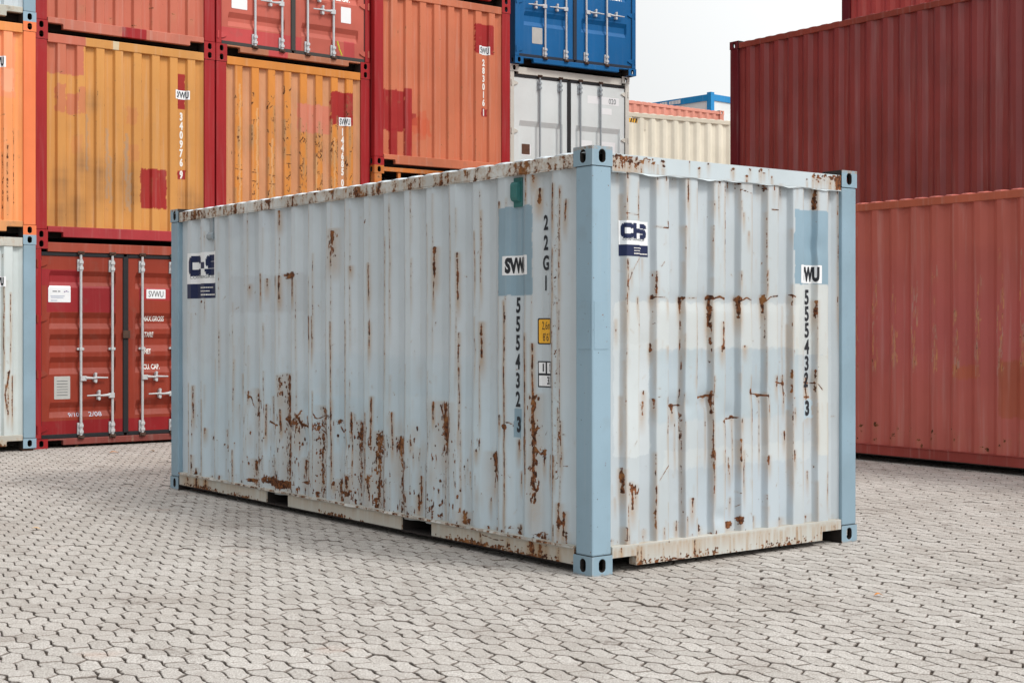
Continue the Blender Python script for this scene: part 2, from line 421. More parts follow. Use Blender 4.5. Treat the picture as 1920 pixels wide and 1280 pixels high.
SIDE_STREAK=[(2.351,1.161,2.173,0.0057,0.6),(2.286,1.55,2.403,0.0057,0.6),(2.004,1.701,2.004,0.0043,0.5),(1.715,1.807,2.067,0.0124,0.8),(1.721,1.659,1.919,0.0055,0.7),(1.52,1.547,2.277,0.0044,0.7),(1.437,1.655,2.018,0.0099,0.9),(1.431,1.184,1.474,0.0051,0.7),(1.227,1.76,2.152,0.0039,0.8),(1.16,1.758,2.29,0.0047,0.8),(1.16,1.262,1.546,0.0095,0.8),(1.233,1.189,1.582,0.0046,0.5),(0.958,2.259,2.329,0.0061,0.9),(0.674,2.275,2.496,0.0058,0.7),(0.597,2.405,2.473,0.0116,0.8),(0.559,2.267,2.385,0.0111,0.9),(0.398,2.14,2.406,0.0069,0.9),(0.329,1.74,2.384,0.0055,0.8),(0.293,2.134,2.299,0.0055,0.7),(0.398,1.675,2.007,0.0055,0.9),(0.408,0.213,1.675,0.0044,0.85),(0.345,1.212,1.674,0.0044,0.6),(0.345,0.683,1.013,0.0069,0.75),(0.324,0.651,0.932,0.0039,0.8),(0.9,0.261,1.683,0.007,1),(0.685,0.624,1.475,0.0116,1),(0.68,0.522,0.863,0.0091,0.9),(0.602,1.002,1.408,0.0087,1),(0.597,0.428,1.07,0.0145,1),(0.964,0.847,1.231,0.0036,0.5),(1.172,0.907,1.262,0.0038,0.7),(1.425,0.714,1.257,0.0059,0.8),(0.34,0.22,0.419,0.0111,0.9),(0.308,0.191,0.372,0.0083,0.9),(0.392,0.181,0.281,0.0041,0.8),(1.721,0.843,0.992,0.0082,0.9),(1.526,0.817,0.926,0.0068,0.8),(1.539,0.67,0.962,0.0086,0.8),(3.112,2.089,2.253,0.0174,0.8),(3.129,1.986,2.089,0.0087,0.9),(3.966,2.321,2.461,0.0122,0.8),(2.841,1.916,1.976,0.0098,0.8),(2.573,1.71,1.987,0.0079,0.8),(3.471,1.386,1.597,0.0072,0.9),(3.419,1.303,1.597,0.0061,0.8),(3.129,1.307,1.554,0.0061,0.8),(2.912,1.309,1.573,0.0051,0.6),(2.566,1.314,1.551,0.0063,0.8),(4.292,1.737,1.96,0.0082,0.8),(3.966,1.71,1.928,0.0122,0.9),(4.03,1.821,1.93,0.0097,0.7),(3.74,1.728,1.922,0.0115,0.85),(4.207,1.802,1.913,0.01,0.6),(4.505,1.808,1.876,0.0103,0.6),(5.7,0.2,1.004,0.0073,0.7),(5.621,0.643,0.982,0.0118,0.8),(5.643,0.156,0.35,0.0118,0.7),(5.431,0.197,0.868,0.0093,0.9),(5.354,0.537,0.609,0.0113,0.8),(4.795,0.823,1.238,0.0065,0.6),(4.654,0.944,1.113,0.0116,0.9),(4.515,0.881,0.971,0.0103,0.6),(4.369,0.797,0.976,0.0205,0.9),(4.331,0.307,0.798,0.015,0.55),(4.216,0.582,0.87,0.0073,0.8),(4.123,0.72,0.94,0.0097,0.6),(4.806,0.2,0.454,0.0065,0.8),(3.956,0.99,1.099,0.0146,0.7),(3.848,0.864,1.115,0.0237,0.8),(3.839,0.734,0.951,0.0284,0.8),(3.812,0.649,0.779,0.0284,1),(3.839,0.302,0.648,0.0284,0.85),(3.679,0.678,0.807,0.0138,0.9),(3.956,0.641,0.837,0.0097,0.9),(3.488,0.288,1.386,0.0076,0.9),(3.419,0.293,1.008,0.0056,0.7),(3.277,0.722,0.88,0.0217,0.7),(3.318,0.323,0.678,0.0261,0.75),(3.129,0.894,1.389,0.0069,0.9),(3.129,0.318,0.956,0.0104,0.95),(3.194,0.581,0.871,0.0051,0.8),(2.912,0.62,1.391,0.0051,0.8),(2.834,0.685,0.867,0.0082,0.8),(2.826,0.343,0.827,0.0065,0.85),(2.717,0.632,0.792,0.0286,0.8),(2.733,0.351,0.631,0.0204,0.6),(2.626,0.36,0.876,0.0079,0.95),(2.551,0.623,0.998,0.0099,0.95),(2.469,0.373,0.726,0.0197,0.85),(4.067,0.305,0.415,0.0195,0.9),(4.418,0.277,0.381,0.0257,0.9),(3.574,0.344,0.45,0.0179,0.9),(3.488,0.288,0.435,0.0134,0.9),(3.31,0.261,0.365,0.0134,0.9),(3.235,0.309,0.392,0.013,0.9),(3.104,0.258,0.32,0.0126,0.9),(3.031,0.223,0.326,0.0174,0.9),(2.888,0.265,0.378,0.0326,0.9),(2.581,0.284,0.403,0.0197,0.85),(2.484,0.489,0.725,0.0191,0.85),(2.484,0.195,0.372,0.0153,0.95),(2.373,0.381,0.732,0.0114,0.9),(2.373,0.205,0.381,0.0153,0.95),(2.265,0.583,0.893,0.0092,0.9),(2.172,0.551,0.705,0.0258,0.8),(2.144,0.227,0.553,0.0184,0.8),(2.004,0.639,0.715,0.0107,0.7),(2.095,0.213,0.328,0.0147,0.95),(1.915,0.231,0.457,0.0124,0.85),(1.943,0.19,0.322,0.0107,0.9),(1.834,0.22,0.426,0.0107,0.9),(1.61,0.812,0.978,0.0308,0.8),(1.591,0.666,0.85,0.0296,0.85),(1.61,0.206,0.665,0.0068,0.7),(1.571,0.668,0.961,0.0103,0.8),(1.381,0.157,0.247,0.0197,0.9),(1.412,0.244,0.823,0.0036,0.7),(1.319,0.469,0.541,0.0053,0.7),(1.088,0.312,0.383,0.0063,0.7),(1.208,0.656,0.692,0.0095,0.95),(1.035,0.545,0.668,0.0189,0.9),(1.052,0.421,0.561,0.0061,0.7),(0.769,0.172,0.24,0.0116,0.7),(0.526,0.602,0.686,0.0087,0.7),(0.461,0.541,0.708,0.0055,0.8),(0.398,0.546,0.712,0.0083,0.9),(0.786,0.685,0.788,0.0087,0.8),(0.713,0.69,0.81,0.0087,0.8),(0.758,0.482,0.584,0.0058,0.7),(0.953,0.848,0.935,0.0091,0.8)]
SIDE_BLOB=[(3.812,1.92,0.1017,0.0275,0.85),(3.812,0.736,0.0704,0.055,0.8),(5.464,1.727,0.0489,0.0175,0.8),(4.011,0.222,0.2252,0.0358,1.0),(1.603,0.813,0.0489,0.0801,0.75),(1.035,0.633,0.0365,0.0479,0.8),(3.21,0.808,0.0574,0.0301,0.6),(2.717,0.712,0.0539,0.0509,0.8),(2.172,0.647,0.0548,0.0628,0.7),(2.447,0.649,0.0567,0.0784,0.6),(5.214,0.522,0.0561,0.0344,0.55),(4.95,0.454,0.0624,0.038,0.5),(3.031,0.776,0.0502,0.0223,0.6),(3.687,0.742,0.0685,0.0311,0.55),(3.377,0.716,0.0591,0.0458,0.6),(0.9,0.851,0.025,0.0157,0.8),(3.548,0.261,0.0739,0.0116,0.9),(4.466,0.206,0.0848,0.0164,0.8),(2.928,0.233,0.0974,0.0185,0.8),(1.35,0.196,0.0543,0.0229,0.6),(0.815,0.201,0.06,0.0156,0.5),(1.801,0.223,0.0822,0.0237,0.5),(0.548,0.187,0.0574,0.0184,0.6),(0.531,0.703,0.0228,0.0489,0.55),(4.369,0.774,0.0424,0.0407,0.7),(0.34,0.286,0.0228,0.036,0.8)]
SIDE_LINE=[([(3.679,0.794),(3.635,0.723),(3.548,0.707),(3.531,0.75)],0.0081,1),([(4.179,0.717),(4.104,0.699),(3.993,0.696)],0.0064,0.9),([(3.411,0.819),(3.377,0.779),(3.293,0.804)],0.005,0.8),([(3.031,0.735),(2.991,0.696),(2.904,0.718)],0.0055,0.9),([(3.335,0.698),(3.268,0.672),(3.194,0.747)],0.0054,0.9),([(2.779,0.708),(2.717,0.68),(2.656,0.708)],0.0059,0.9),([(2.469,0.718),(2.417,0.737)],0.005,0.8),([(4.369,0.954),(4.302,0.88),(4.283,0.823)],0.0066,0.8),([(4.565,0.947),(4.486,0.904),(4.466,0.837)],0.0057,0.7),([(3.902,0.753),(3.839,0.704),(3.767,0.738)],0.0076,1),([(3.635,0.83),(3.67,0.786)],0.0055,0.8),([(0.895,0.886),(0.843,0.871),(0.832,0.854)],0.0029,0.8),([(0.345,0.848),(0.298,0.831)],0.0022,0.8),([(1.669,0.957),(1.629,0.848),(1.591,0.703),(1.565,0.833)],0.0057,0.9)]
END_STREAK=[(0.299,2.131,2.376,0.0036,0.8),(0.392,2.151,2.365,0.0034,0.8),(0.29,2.196,2.278,0.0036,0.7),(0.299,1.722,1.934,0.0052,0.85),(0.33,1.804,1.87,0.0047,0.6),(0.544,1.676,1.859,0.0071,0.7),(0.458,1.873,1.939,0.0033,0.5),(0.303,2.393,2.458,0.0067,0.7),(0.553,2.391,2.458,0.0057,0.6),(0.816,2.272,2.458,0.0062,0.85),(0.82,1.984,2.272,0.0032,0.5),(0.797,2.118,2.152,0.0071,0.8),(1.049,2.266,2.328,0.0053,0.7),(1.088,2.251,2.475,0.0032,0.7),(1.146,1.96,2.444,0.004,0.85),(1.156,1.96,2.012,0.0066,0.9),(1.151,1.821,1.96,0.0032,0.6),(1.3,2.244,2.349,0.0037,0.6),(1.32,2.203,2.262,0.0047,0.9),(1.365,2.079,2.142,0.0058,0.7),(1.657,2.279,2.493,0.005,0.9),(1.61,2.437,2.473,0.0066,0.6),(1.548,1.688,1.901,0.0041,0.8),(1.305,1.79,1.877,0.0039,0.7),(2.037,2.29,2.462,0.0087,0.95),(2.164,2.304,2.47,0.0075,0.95),(2.208,2.417,2.465,0.0058,0.6),(2.276,1.548,2.513,0.0048,0.85),(0.53,1.659,1.709,0.0071,1),(0.53,1.376,1.659,0.0028,0.6),(0.635,1.626,1.677,0.0038,0.7),(0.778,0.665,1.678,0.004,0.8),(0.774,1.594,1.702,0.0075,1),(0.901,1.475,1.68,0.003,0.6),(0.901,1.203,1.51,0.006,0.9),(1.03,1.475,1.716,0.01,1),(1.035,1.321,1.544,0.005,0.7),(1.161,1.198,1.683,0.0037,0.7),(1.132,1.337,1.544,0.01,0.75),(1.29,1.545,1.712,0.0105,1),(1.405,1.58,1.686,0.0042,0.8),(1.533,1.581,1.723,0.0079,1),(1.538,1.404,1.581,0.0034,0.6),(1.652,1.403,1.689,0.0029,0.5),(1.736,1.223,1.654,0.0033,0.55),(1.794,1.683,1.727,0.0083,0.8),(0.299,1.574,1.722,0.0047,0.8),(0.238,1.46,1.558,0.0057,0.6),(0.295,1.247,1.411,0.0036,0.5),(0.526,1.326,1.409,0.0071,0.85),(0.64,1.359,1.392,0.006,0.7),(0.383,1.624,1.697,0.0038,0.9),(1.122,1.32,1.389,0.0105,0.85),(1.33,1.352,1.387,0.0105,0.85),(0.905,1.152,1.203,0.0075,0.9),(1.049,0.925,1.2,0.0053,0.9),(1.405,0.982,1.193,0.0053,0.9),(1.642,1.082,1.189,0.0083,0.8),(1.741,1.115,1.187,0.0083,0.8),(1.794,1.042,1.222,0.0055,0.8),(0.476,1.062,1.112,0.0095,0.7),(0.463,0.93,1.046,0.0118,0.7),(0.535,0.977,1.06,0.0047,0.8),(0.644,0.705,1.074,0.0043,0.8),(0.783,0.191,1.019,0.0036,0.75),(0.718,0.937,1.021,0.0118,0.9),(0.741,0.667,0.936,0.0038,0.7),(0.722,0.937,0.971,0.0075,0.9),(0.915,0.589,1.049,0.005,0.8),(1.006,0.686,0.995,0.003,0.7),(1.044,0.512,0.925,0.0075,0.9),(1.039,0.925,1.097,0.006,0.9),(1.151,0.61,0.904,0.0079,0.95),(1.255,0.604,0.917,0.0047,0.85),(1.305,0.846,0.915,0.0066,0.8),(1.4,0.842,1.105,0.0079,0.95),(1.4,0.595,0.842,0.0037,0.6),(1.507,0.625,1.032,0.0042,0.8),(1.559,0.906,1.066,0.0039,0.7),(1.652,0.831,1.117,0.0032,0.6),(1.746,0.971,1.133,0.0055,0.8),(1.982,0.927,1.164,0.0116,0.95),(2.042,1.035,1.218,0.0046,0.8),(2.042,1.547,1.694,0.0087,0.8),(1.757,0.719,0.809,0.0087,0.8),(1.815,0.897,0.969,0.0055,0.8),(1.81,0.59,0.68,0.0058,0.8),(1.3,0.601,0.776,0.0058,0.9),(1.151,0.61,0.713,0.0079,0.9),(0.92,0.486,0.623,0.005,0.9),(0.662,0.57,0.704,0.0028,0.7),(0.282,0.463,0.643,0.0089,1),(0.343,0.36,0.541,0.0118,0.9),(0.321,0.509,0.558,0.0142,0.8),(0.312,0.15,0.428,0.0057,0.9),(0.365,0.424,0.539,0.0095,0.8),(0.544,0.212,0.528,0.0071,0.95),(0.658,0.537,0.654,0.0028,0.8),(0.658,0.168,0.286,0.0047,0.8),(0.849,0.304,0.423,0.01,0.85),(0.91,0.453,0.691,0.0055,0.9),(1.049,0.409,0.719,0.0079,0.95),(1.156,0.401,0.713,0.0089,0.95),(1.156,0.211,0.401,0.0037,0.7),(1.32,0.425,0.705,0.0079,0.9),(1.225,0.518,0.605,0.0053,0.8),(1.41,0.454,0.507,0.0066,0.9),(1.553,0.569,0.658,0.0083,0.9),(1.657,0.527,0.581,0.0039,0.6),(1.81,0.572,0.68,0.0069,0.8),(1.988,0.434,0.525,0.0058,0.7),(2.153,0.313,0.516,0.0052,0.85),(0.295,0.168,0.282,0.0089,0.95),(0.75,0.194,0.278,0.0075,0.9),(0.943,0.177,0.229,0.01,0.9),(0.806,0.189,0.308,0.005,0.8),(0.612,0.179,0.256,0.0047,0.7),(0.905,0.249,0.293,0.0075,0.9),(1.446,0.187,0.258,0.0079,0.8),(1.694,0.184,0.227,0.0221,0.8),(1.23,0.327,0.396,0.0053,0.7),(1.22,0.536,0.658,0.0058,0.6),(2.053,0.137,0.174,0.0145,0.8),(0.238,0.417,0.466,0.0047,0.6),(1.548,0.303,0.321,0.0055,0.7),(0.476,0.217,0.251,0.0095,0.6)]
END_BLOB=[(1.03,1.688,0.0248,0.0219,0.95),(1.29,1.681,0.0261,0.0255,0.95),(0.783,1.682,0.0157,0.0154,0.9),(1.533,1.684,0.0174,0.0194,0.9),(0.718,1.001,0.0313,0.0153,0.9),(0.915,1.008,0.0207,0.0186,0.9),(0.996,1.05,0.0304,0.0125,0.95),(1.146,0.887,0.0207,0.0189,0.9),(1.255,0.91,0.0261,0.0159,0.95),(1.395,1.07,0.0217,0.0256,0.9),(1.507,1.046,0.0261,0.0129,0.95),(1.746,1.118,0.0183,0.0163,0.9),(1.982,1.12,0.0239,0.0166,0.95),(1.21,0.21,0.0565,0.0253,1.0),(1.3,0.238,0.0261,0.0318,0.95),(0.339,0.508,0.0222,0.0358,0.8),(0.463,1.006,0.0274,0.0301,0.6),(1.132,1.364,0.0207,0.0188,0.8),(0.943,0.222,0.0165,0.0155,0.8),(1.049,0.667,0.0217,0.0625,0.6),(0.203,0.192,0.0296,0.0148,0.6),(1.805,1.02,0.0228,0.0131,0.5)]
END_LINE=[([(0.774,1.682),(0.896,1.683)],0.0032,0.9),([(0.535,1.685),(0.612,1.686),(0.64,1.667)],0.0025,0.7),([(1.049,1.682),(1.098,1.696),(1.161,1.68)],0.005,1),([(1.31,1.674),(1.355,1.692),(1.405,1.675)],0.0042,1),([(1.538,1.67),(1.579,1.699),(1.657,1.71)],0.0038,0.95),([(1.789,1.716),(1.821,1.705)],0.0044,0.9),([(0.544,2.125),(0.644,2.122),(0.64,2.162)],0.0028,0.9),([(0.295,2.199),(0.392,2.191)],0.0018,0.8),([(1.584,2.282),(1.657,2.282)],0.0029,0.9),([(1.295,2.401),(1.405,2.376)],0.0021,0.8),([(1.039,2.479),(1.156,2.438)],0.0024,0.8),([(0.658,1.0),(0.778,1.002)],0.0042,1),([(0.905,1.009),(0.943,1.045),(1.039,1.059)],0.0052,1),([(1.151,0.897),(1.285,0.906)],0.0042,1),([(1.4,1.067),(1.471,1.054),(1.559,1.041)],0.0046,1),([(1.626,1.132),(1.746,1.118)],0.0038,0.95),([(1.907,1.122),(2.042,1.115)],0.004,0.9),([(1.912,1.024),(2.004,1.018)],0.0051,0.95),([(2.048,1.115),(2.097,1.07)],0.0037,0.8),([(0.571,0.543),(0.658,0.644)],0.0019,0.8),([(0.33,0.525),(0.383,0.472),(0.396,0.504)],0.0038,0.9),([(0.409,1.938),(0.356,1.87),(0.303,1.771),(0.312,1.712)],0.0023,0.7)]
# ------------------------------------------------------------------ corner castings (oval holes are real openings)
CAST = {}
def casting_mesh(sx, sy, sz):
    """casting whose outward faces look towards sx, sy, sz (each -1 or 1); its outer corner is the origin"""
    key = (sx, sy, sz)
    if key in CAST: return CAST[key]
    A, B, C = 0.162, 0.178, 0.118
    v = []; f = []
    def face_hole(o, du, dv, wu, wv, hu, hv, nrm, hole=True, t=0.028):
        o, du, dv, nrm = Vector(o), Vector(du), Vector(dv), Vector(nrm)
        if not hole:
            n = len(v); v.extend([o, o+du*wu, o+du*wu+dv*wv, o+dv*wv]); f.append([n, n+1, n+2, n+3]); return
        K = 24; c = o+du*wu/2+dv*wv/2; ring = []; outer = []
        for i in range(K):
            a = 2*math.pi*(i+0.5)/K; ca, sa = math.cos(a), math.sin(a)
            r = min(hu, hv); L = max(hu, hv)-r       # stadium
            px, py = r*ca, r*sa
            if hv > hu: py += math.copysign(L, sa)
            else: px += math.copysign(L, ca)
            k = min(wu/2/abs(ca) if abs(ca) > 1e-6 else 9, wv/2/abs(sa) if abs(sa) > 1e-6 else 9)
            ring.append(c+du*px+dv*py); outer.append(c+du*ca*k+dv*sa*k)
        corners = [c+du*a*wu/2+dv*b*wv/2 for a, b in ((1, 1), (-1, 1), (-1, -1), (1, -1))]
        n = len(v); v.extend(ring); v.extend(outer); v.extend([p-nrm*t for p in ring]); m = len(v); v.extend(corners)
        ang = [math.atan2(b*wv, a*wu) % (2*math.pi) for a, b in ((1, 1), (-1, 1), (-1, -1), (1, -1))]
        for i in range(K):
            j = (i+1) % K; q = [n+i, n+K+i]
            a0 = 2*math.pi*(i+0.5)/K; a1 = 2*math.pi*(i+1.5)/K
            for ci, ca in enumerate(ang):
                for cc in (ca, ca+2*math.pi):
                    if a0 < cc < a1: q.append(m+ci)
            q += [n+K+j, n+j]; f.append(q)
            f.append([n+i, n+j, n+2*K+j, n+2*K+i])
    X, Y, Z = Vector((-sx, 0, 0)), Vector((0, -sy, 0)), Vector((0, 0, -sz))
    O = Vector((0, 0, 0))
    face_hole(O, Y, Z, B, C, 0.0255, 0.0395, (sx, 0, 0))
    face_hole(O, X, Z, A, C, 0.0255, 0.0395, (0, sy, 0))
    face_hole(O, X, Y, A, B, 0.0318, 0.062, (0, 0, sz))
    face_hole(X*A, Y, Z, B, C, 0, 0, (0, 0, 0), False); face_hole(Y*B, X, Z, A, C, 0, 0, (0, 0, 0), False)
    face_hole(Z*C, X, Y, A, B, 0, 0, (0, 0, 0), False)
    me = bpy.data.meshes.new('corner_casting'); me.from_pydata([tuple(p) for p in v], [], f)
    bm = bmesh.new(); bm.from_mesh(me); bmesh.ops.remove_doubles(bm, verts=bm.verts, dist=1e-5)
    bmesh.ops.recalc_face_normals(bm, faces=bm.faces); bm.to_mesh(me); bm.free()
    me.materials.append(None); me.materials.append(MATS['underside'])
    for p in me.polygons:      # hole edges and hollow rusty; near-black also paints shade there and on inward faces
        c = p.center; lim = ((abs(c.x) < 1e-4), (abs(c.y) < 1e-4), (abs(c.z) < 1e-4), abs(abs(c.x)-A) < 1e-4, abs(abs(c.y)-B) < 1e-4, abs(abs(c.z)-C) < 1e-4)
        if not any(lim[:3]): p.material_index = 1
    CAST[key] = me; return me

def castings(root, L, H, mat, mats=None):
    for ix, x in enumerate((0, W)):
        for iy, y in enumerate((0, L)):
            for iz, z in enumerate((0, H)):
                o = bpy.data.objects.new('corner_casting', casting_mesh(-1 if ix == 0 else 1, -1 if iy == 0 else 1, -1 if iz == 0 else 1))
                COL.objects.link(o); o.parent = root; o.location = (x, y, z)
                o.material_slots[0].link = 'OBJECT'; o.material_slots[0].material = mat
                md = o.modifiers.new('bevel', 'BEVEL'); md.width = 0.006; md.segments = 2; md.limit_method = 'ANGLE'; md.angle_limit = R(60)

END_C = [0.346+0.2508*i for i in range(8)]
SIDE_C20 = [0.366+0.2795*i for i in range(20)]
def end_prof(r=0.0):
    p = rib_profile(0.150, W-0.150, END_C, 0.106, 0.020, 0.016, 0.060, r)
    return [(0.150, 0.026), (0.205, 0.060)]+p[1:-1]+[(W-0.205, 0.060), (W-0.150, 0.026)]
def side_prof(L, r=0.0):
    n = int((L-0.45)/0.2795); c0 = 0.366 if abs(L-6.058) < .01 else (L-(n-1)*0.2795)/2
    return rib_profile(0.155, L-0.155, [c0+0.2795*i for i in range(n)], 0.074, 0.066, 0.014, 0.050, r)

def sill_end(root, yA, sgn, mat, z1=0.165, name='end_sill', z0=0.034):
    """lower end rail with the two cut-outs beside the castings. yA: outer face, sgn: +1 if it goes into +y"""
    mb = MB(); y = sorted((yA, yA+sgn*0.07))
    mb.prism([(0.1635, 0.094), (0.350, 0.094), (0.360, 0.084), (0.360, z0), (W-0.360, z0), (W-0.360, 0.084), (W-0.350, 0.094), (W-0.1635, 0.094), (W-0.1635, z1), (0.1635, z1)], 1, y[0], y[1])
    o = mb.build(name, mat, root, 0.006)
    # gussets behind the cut-outs, near-black to paint the shade in them
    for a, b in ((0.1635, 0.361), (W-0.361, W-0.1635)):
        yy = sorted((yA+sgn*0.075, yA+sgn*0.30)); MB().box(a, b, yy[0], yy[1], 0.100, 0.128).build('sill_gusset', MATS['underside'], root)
    return o

def container(name, label, loc, deg, L=6.058, H=2.591, group=None, frame=None, panel=None, rail=None, sillm=None, headm=None,
              roof=None, end0='wall', end1='wall', detail=(), painters=None, tints=None, res=None, dent=None, pockets=True,
              door_args=None, postm=None, castm=None):
    painters = painters or {}; tints = tints or {}; res = res or {}; dent = dent or {}
    rail = rail or frame; sillm = sillm or rail; headm = headm or rail; roof = roof or panel
    root = thing(name, label, 'container', loc, R(deg), group)
    castings(root, L, H, castm or frame)
    for x0 in (0, 1):
        for y0 in (0, 1):
            mb = MB(); a = 0.004 if x0 == 0 else W-0.156; b = 0.004 if y0 == 0 else L-0.160
            if y0 == 1 or not str(end0).startswith('door'):
                mb.box(a, a+0.152, b, b+0.156, 0.1185, H-0.1185)
            else:      # door-end post: narrower
                aa = 0.004 if x0 == 0 else W-0.084
                mb.box(aa, aa+0.080, b, b+0.156, 0.1185, H-0.1185)
            mb.build('corner_post', postm or frame, root, 0.010)
    zt = H-0.050
    for sx in (0, 1):
        x = sorted((0.006, 0.062)) if sx == 0 else [W-0.062, W-0.006]
        mb = MB(); mb.box(x[0], x[1], 0.179, L-0.179, H-0.116, H-0.034)
        mb.build('top_side_rail', rail, root, 0.006)
        mb = MB(); xo = [0.010, 0.022] if sx == 0 else [W-0.022, W-0.010]
        xl = [0.004, 0.060] if sx == 0 else [W-0.060, W-0.004]
        mb.box(xl[0], xl[1], 0.179, L-0.179, 0.151, 0.163)
        gaps = [(1.732, 2.114), (3.802-0.0+0.0, 4.169)] if (pockets and L < 7) else []
        y = 0.1795
        for g0, g1 in gaps+[(L-0.1795, None)]:
            mb.box(xo[0], xo[1], y, g0, 0.050, 0.151)
            if g1: mb.box(xo[0], xo[1], g0, g1, 0.140, 0.151); y = g1
        mb.build('bottom_side_rail', sillm, root, 0.003)
        MB().box(xl[0]+.010 if sx == 0 else xl[0]+.002, xl[1]-.002 if sx == 0 else xl[1]-.010, 0.1795, L-0.1795, 0.040, 0.0490).build('rail_flange', MATS['underside'], root)  # flange coloured near-black to deepen the contact shadow below the rail
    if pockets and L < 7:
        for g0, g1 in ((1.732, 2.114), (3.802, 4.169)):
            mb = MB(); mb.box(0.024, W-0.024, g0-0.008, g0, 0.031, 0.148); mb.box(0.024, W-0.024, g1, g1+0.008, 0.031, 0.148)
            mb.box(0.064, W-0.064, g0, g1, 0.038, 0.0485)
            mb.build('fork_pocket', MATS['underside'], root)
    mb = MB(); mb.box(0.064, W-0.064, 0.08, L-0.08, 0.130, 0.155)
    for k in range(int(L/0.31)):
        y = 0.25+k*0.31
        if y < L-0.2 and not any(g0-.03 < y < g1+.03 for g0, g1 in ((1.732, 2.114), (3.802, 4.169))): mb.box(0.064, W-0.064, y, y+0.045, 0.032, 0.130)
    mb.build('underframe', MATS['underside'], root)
    faces = {}
    for kind in ('end0', 'end1'):
        yA, sg = (0.004, 1) if kind == 'end0' else (L-0.004, -1)
        sill_end(root, yA, sg, sillm, z1=0.115 if str(end0 if kind == 'end0' else end1).startswith('door') else 0.165)
        y = sorted((yA+sg*0.002, yA+sg*0.068)); mb = MB()
        isdoor = str(end0 if kind == 'end0' else end1).startswith('door')
        hb = H-0.145 if not isdoor else H-0.152
        mb.box(0.1635, W-0.1635, y[0], y[1], hb, H-0.036); mb.build('header_rail', headm, root, 0.006)
        if isdoor:
            faces[kind] = doors(root, L, H, kind, **(door_args or {})); continue
        r = res.get(kind); fc = Face(kind, L, end_prof(0.005 if r else 0.0)); faces[kind] = fc
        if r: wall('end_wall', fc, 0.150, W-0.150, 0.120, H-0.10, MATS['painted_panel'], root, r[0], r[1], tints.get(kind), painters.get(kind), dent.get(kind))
        else: wall('end_wall', fc, 0.150, W-0.150, 0.120, H-0.10, panel, root)
    for kind in ('side0', 'side1'):
        r = res.get(kind); fc = Face(kind, L, side_prof(L, 0.005 if r else 0.0)); faces[kind] = fc
        if r: wall('side_wall', fc, 0.155, L-0.155, 0.130, H-0.09, MATS['painted_panel'], root, r[0], r[1], tints.get(kind), painters.get(kind), dent.get(kind))
        else: wall('side_wall', fc, 0.155, L-0.155, 0.130, H-0.09, panel, root)
    # roof: cross corrugation, lips slope down to the rails
    n = int((L-0.36)/0.209); ys = []; zs = []
    for i in range(n):
        y = 0.18+i*0.209+((L-0.36)-n*0.209)/2
        ys += [y, y+0.060, y+0.085, y+0.150, y+0.175]; zs += [0, 0, 0.020, 0.020, 0]
    ys.append(L-0.18); zs.append(0); ys = [0.06]+ys[0:]+[L-0.06]; zs = [0]+zs+[0]
    xs = [0.012, 0.045, 0.09, 0.14, W-0.14, W-0.09, W-0.045, W-0.012]; kx = [0.25, 0.8, 1, 1, 1, 1, 0.8, 0.25]
    P = []; base = H-0.034
    for y, zz in zip(ys, zs):
        for x, k in zip(xs, kx): P.append((x, y, base+0.001+zz*k))
    nx = len(xs); q = [(j*nx+i, j*nx+i+1, (j+1)*nx+i+1, (j+1)*nx+i) for j in range(len(ys)-1) for i in range(nx-1)]
    # downturned edge closing the wave ends
    for side, xx in ((0, xs[0]), (nx-1, xs[-1])):
        b0 = len(P)
        for y in ys: P.append((xx, y, base-0.004))
        for j in range(len(ys)-1):
            q.append((j*nx+side, (j+1)*nx+side, b0+j+1, b0+j))
    o = mesh_obj('roof', P, q, roof, root)
    return root, faces

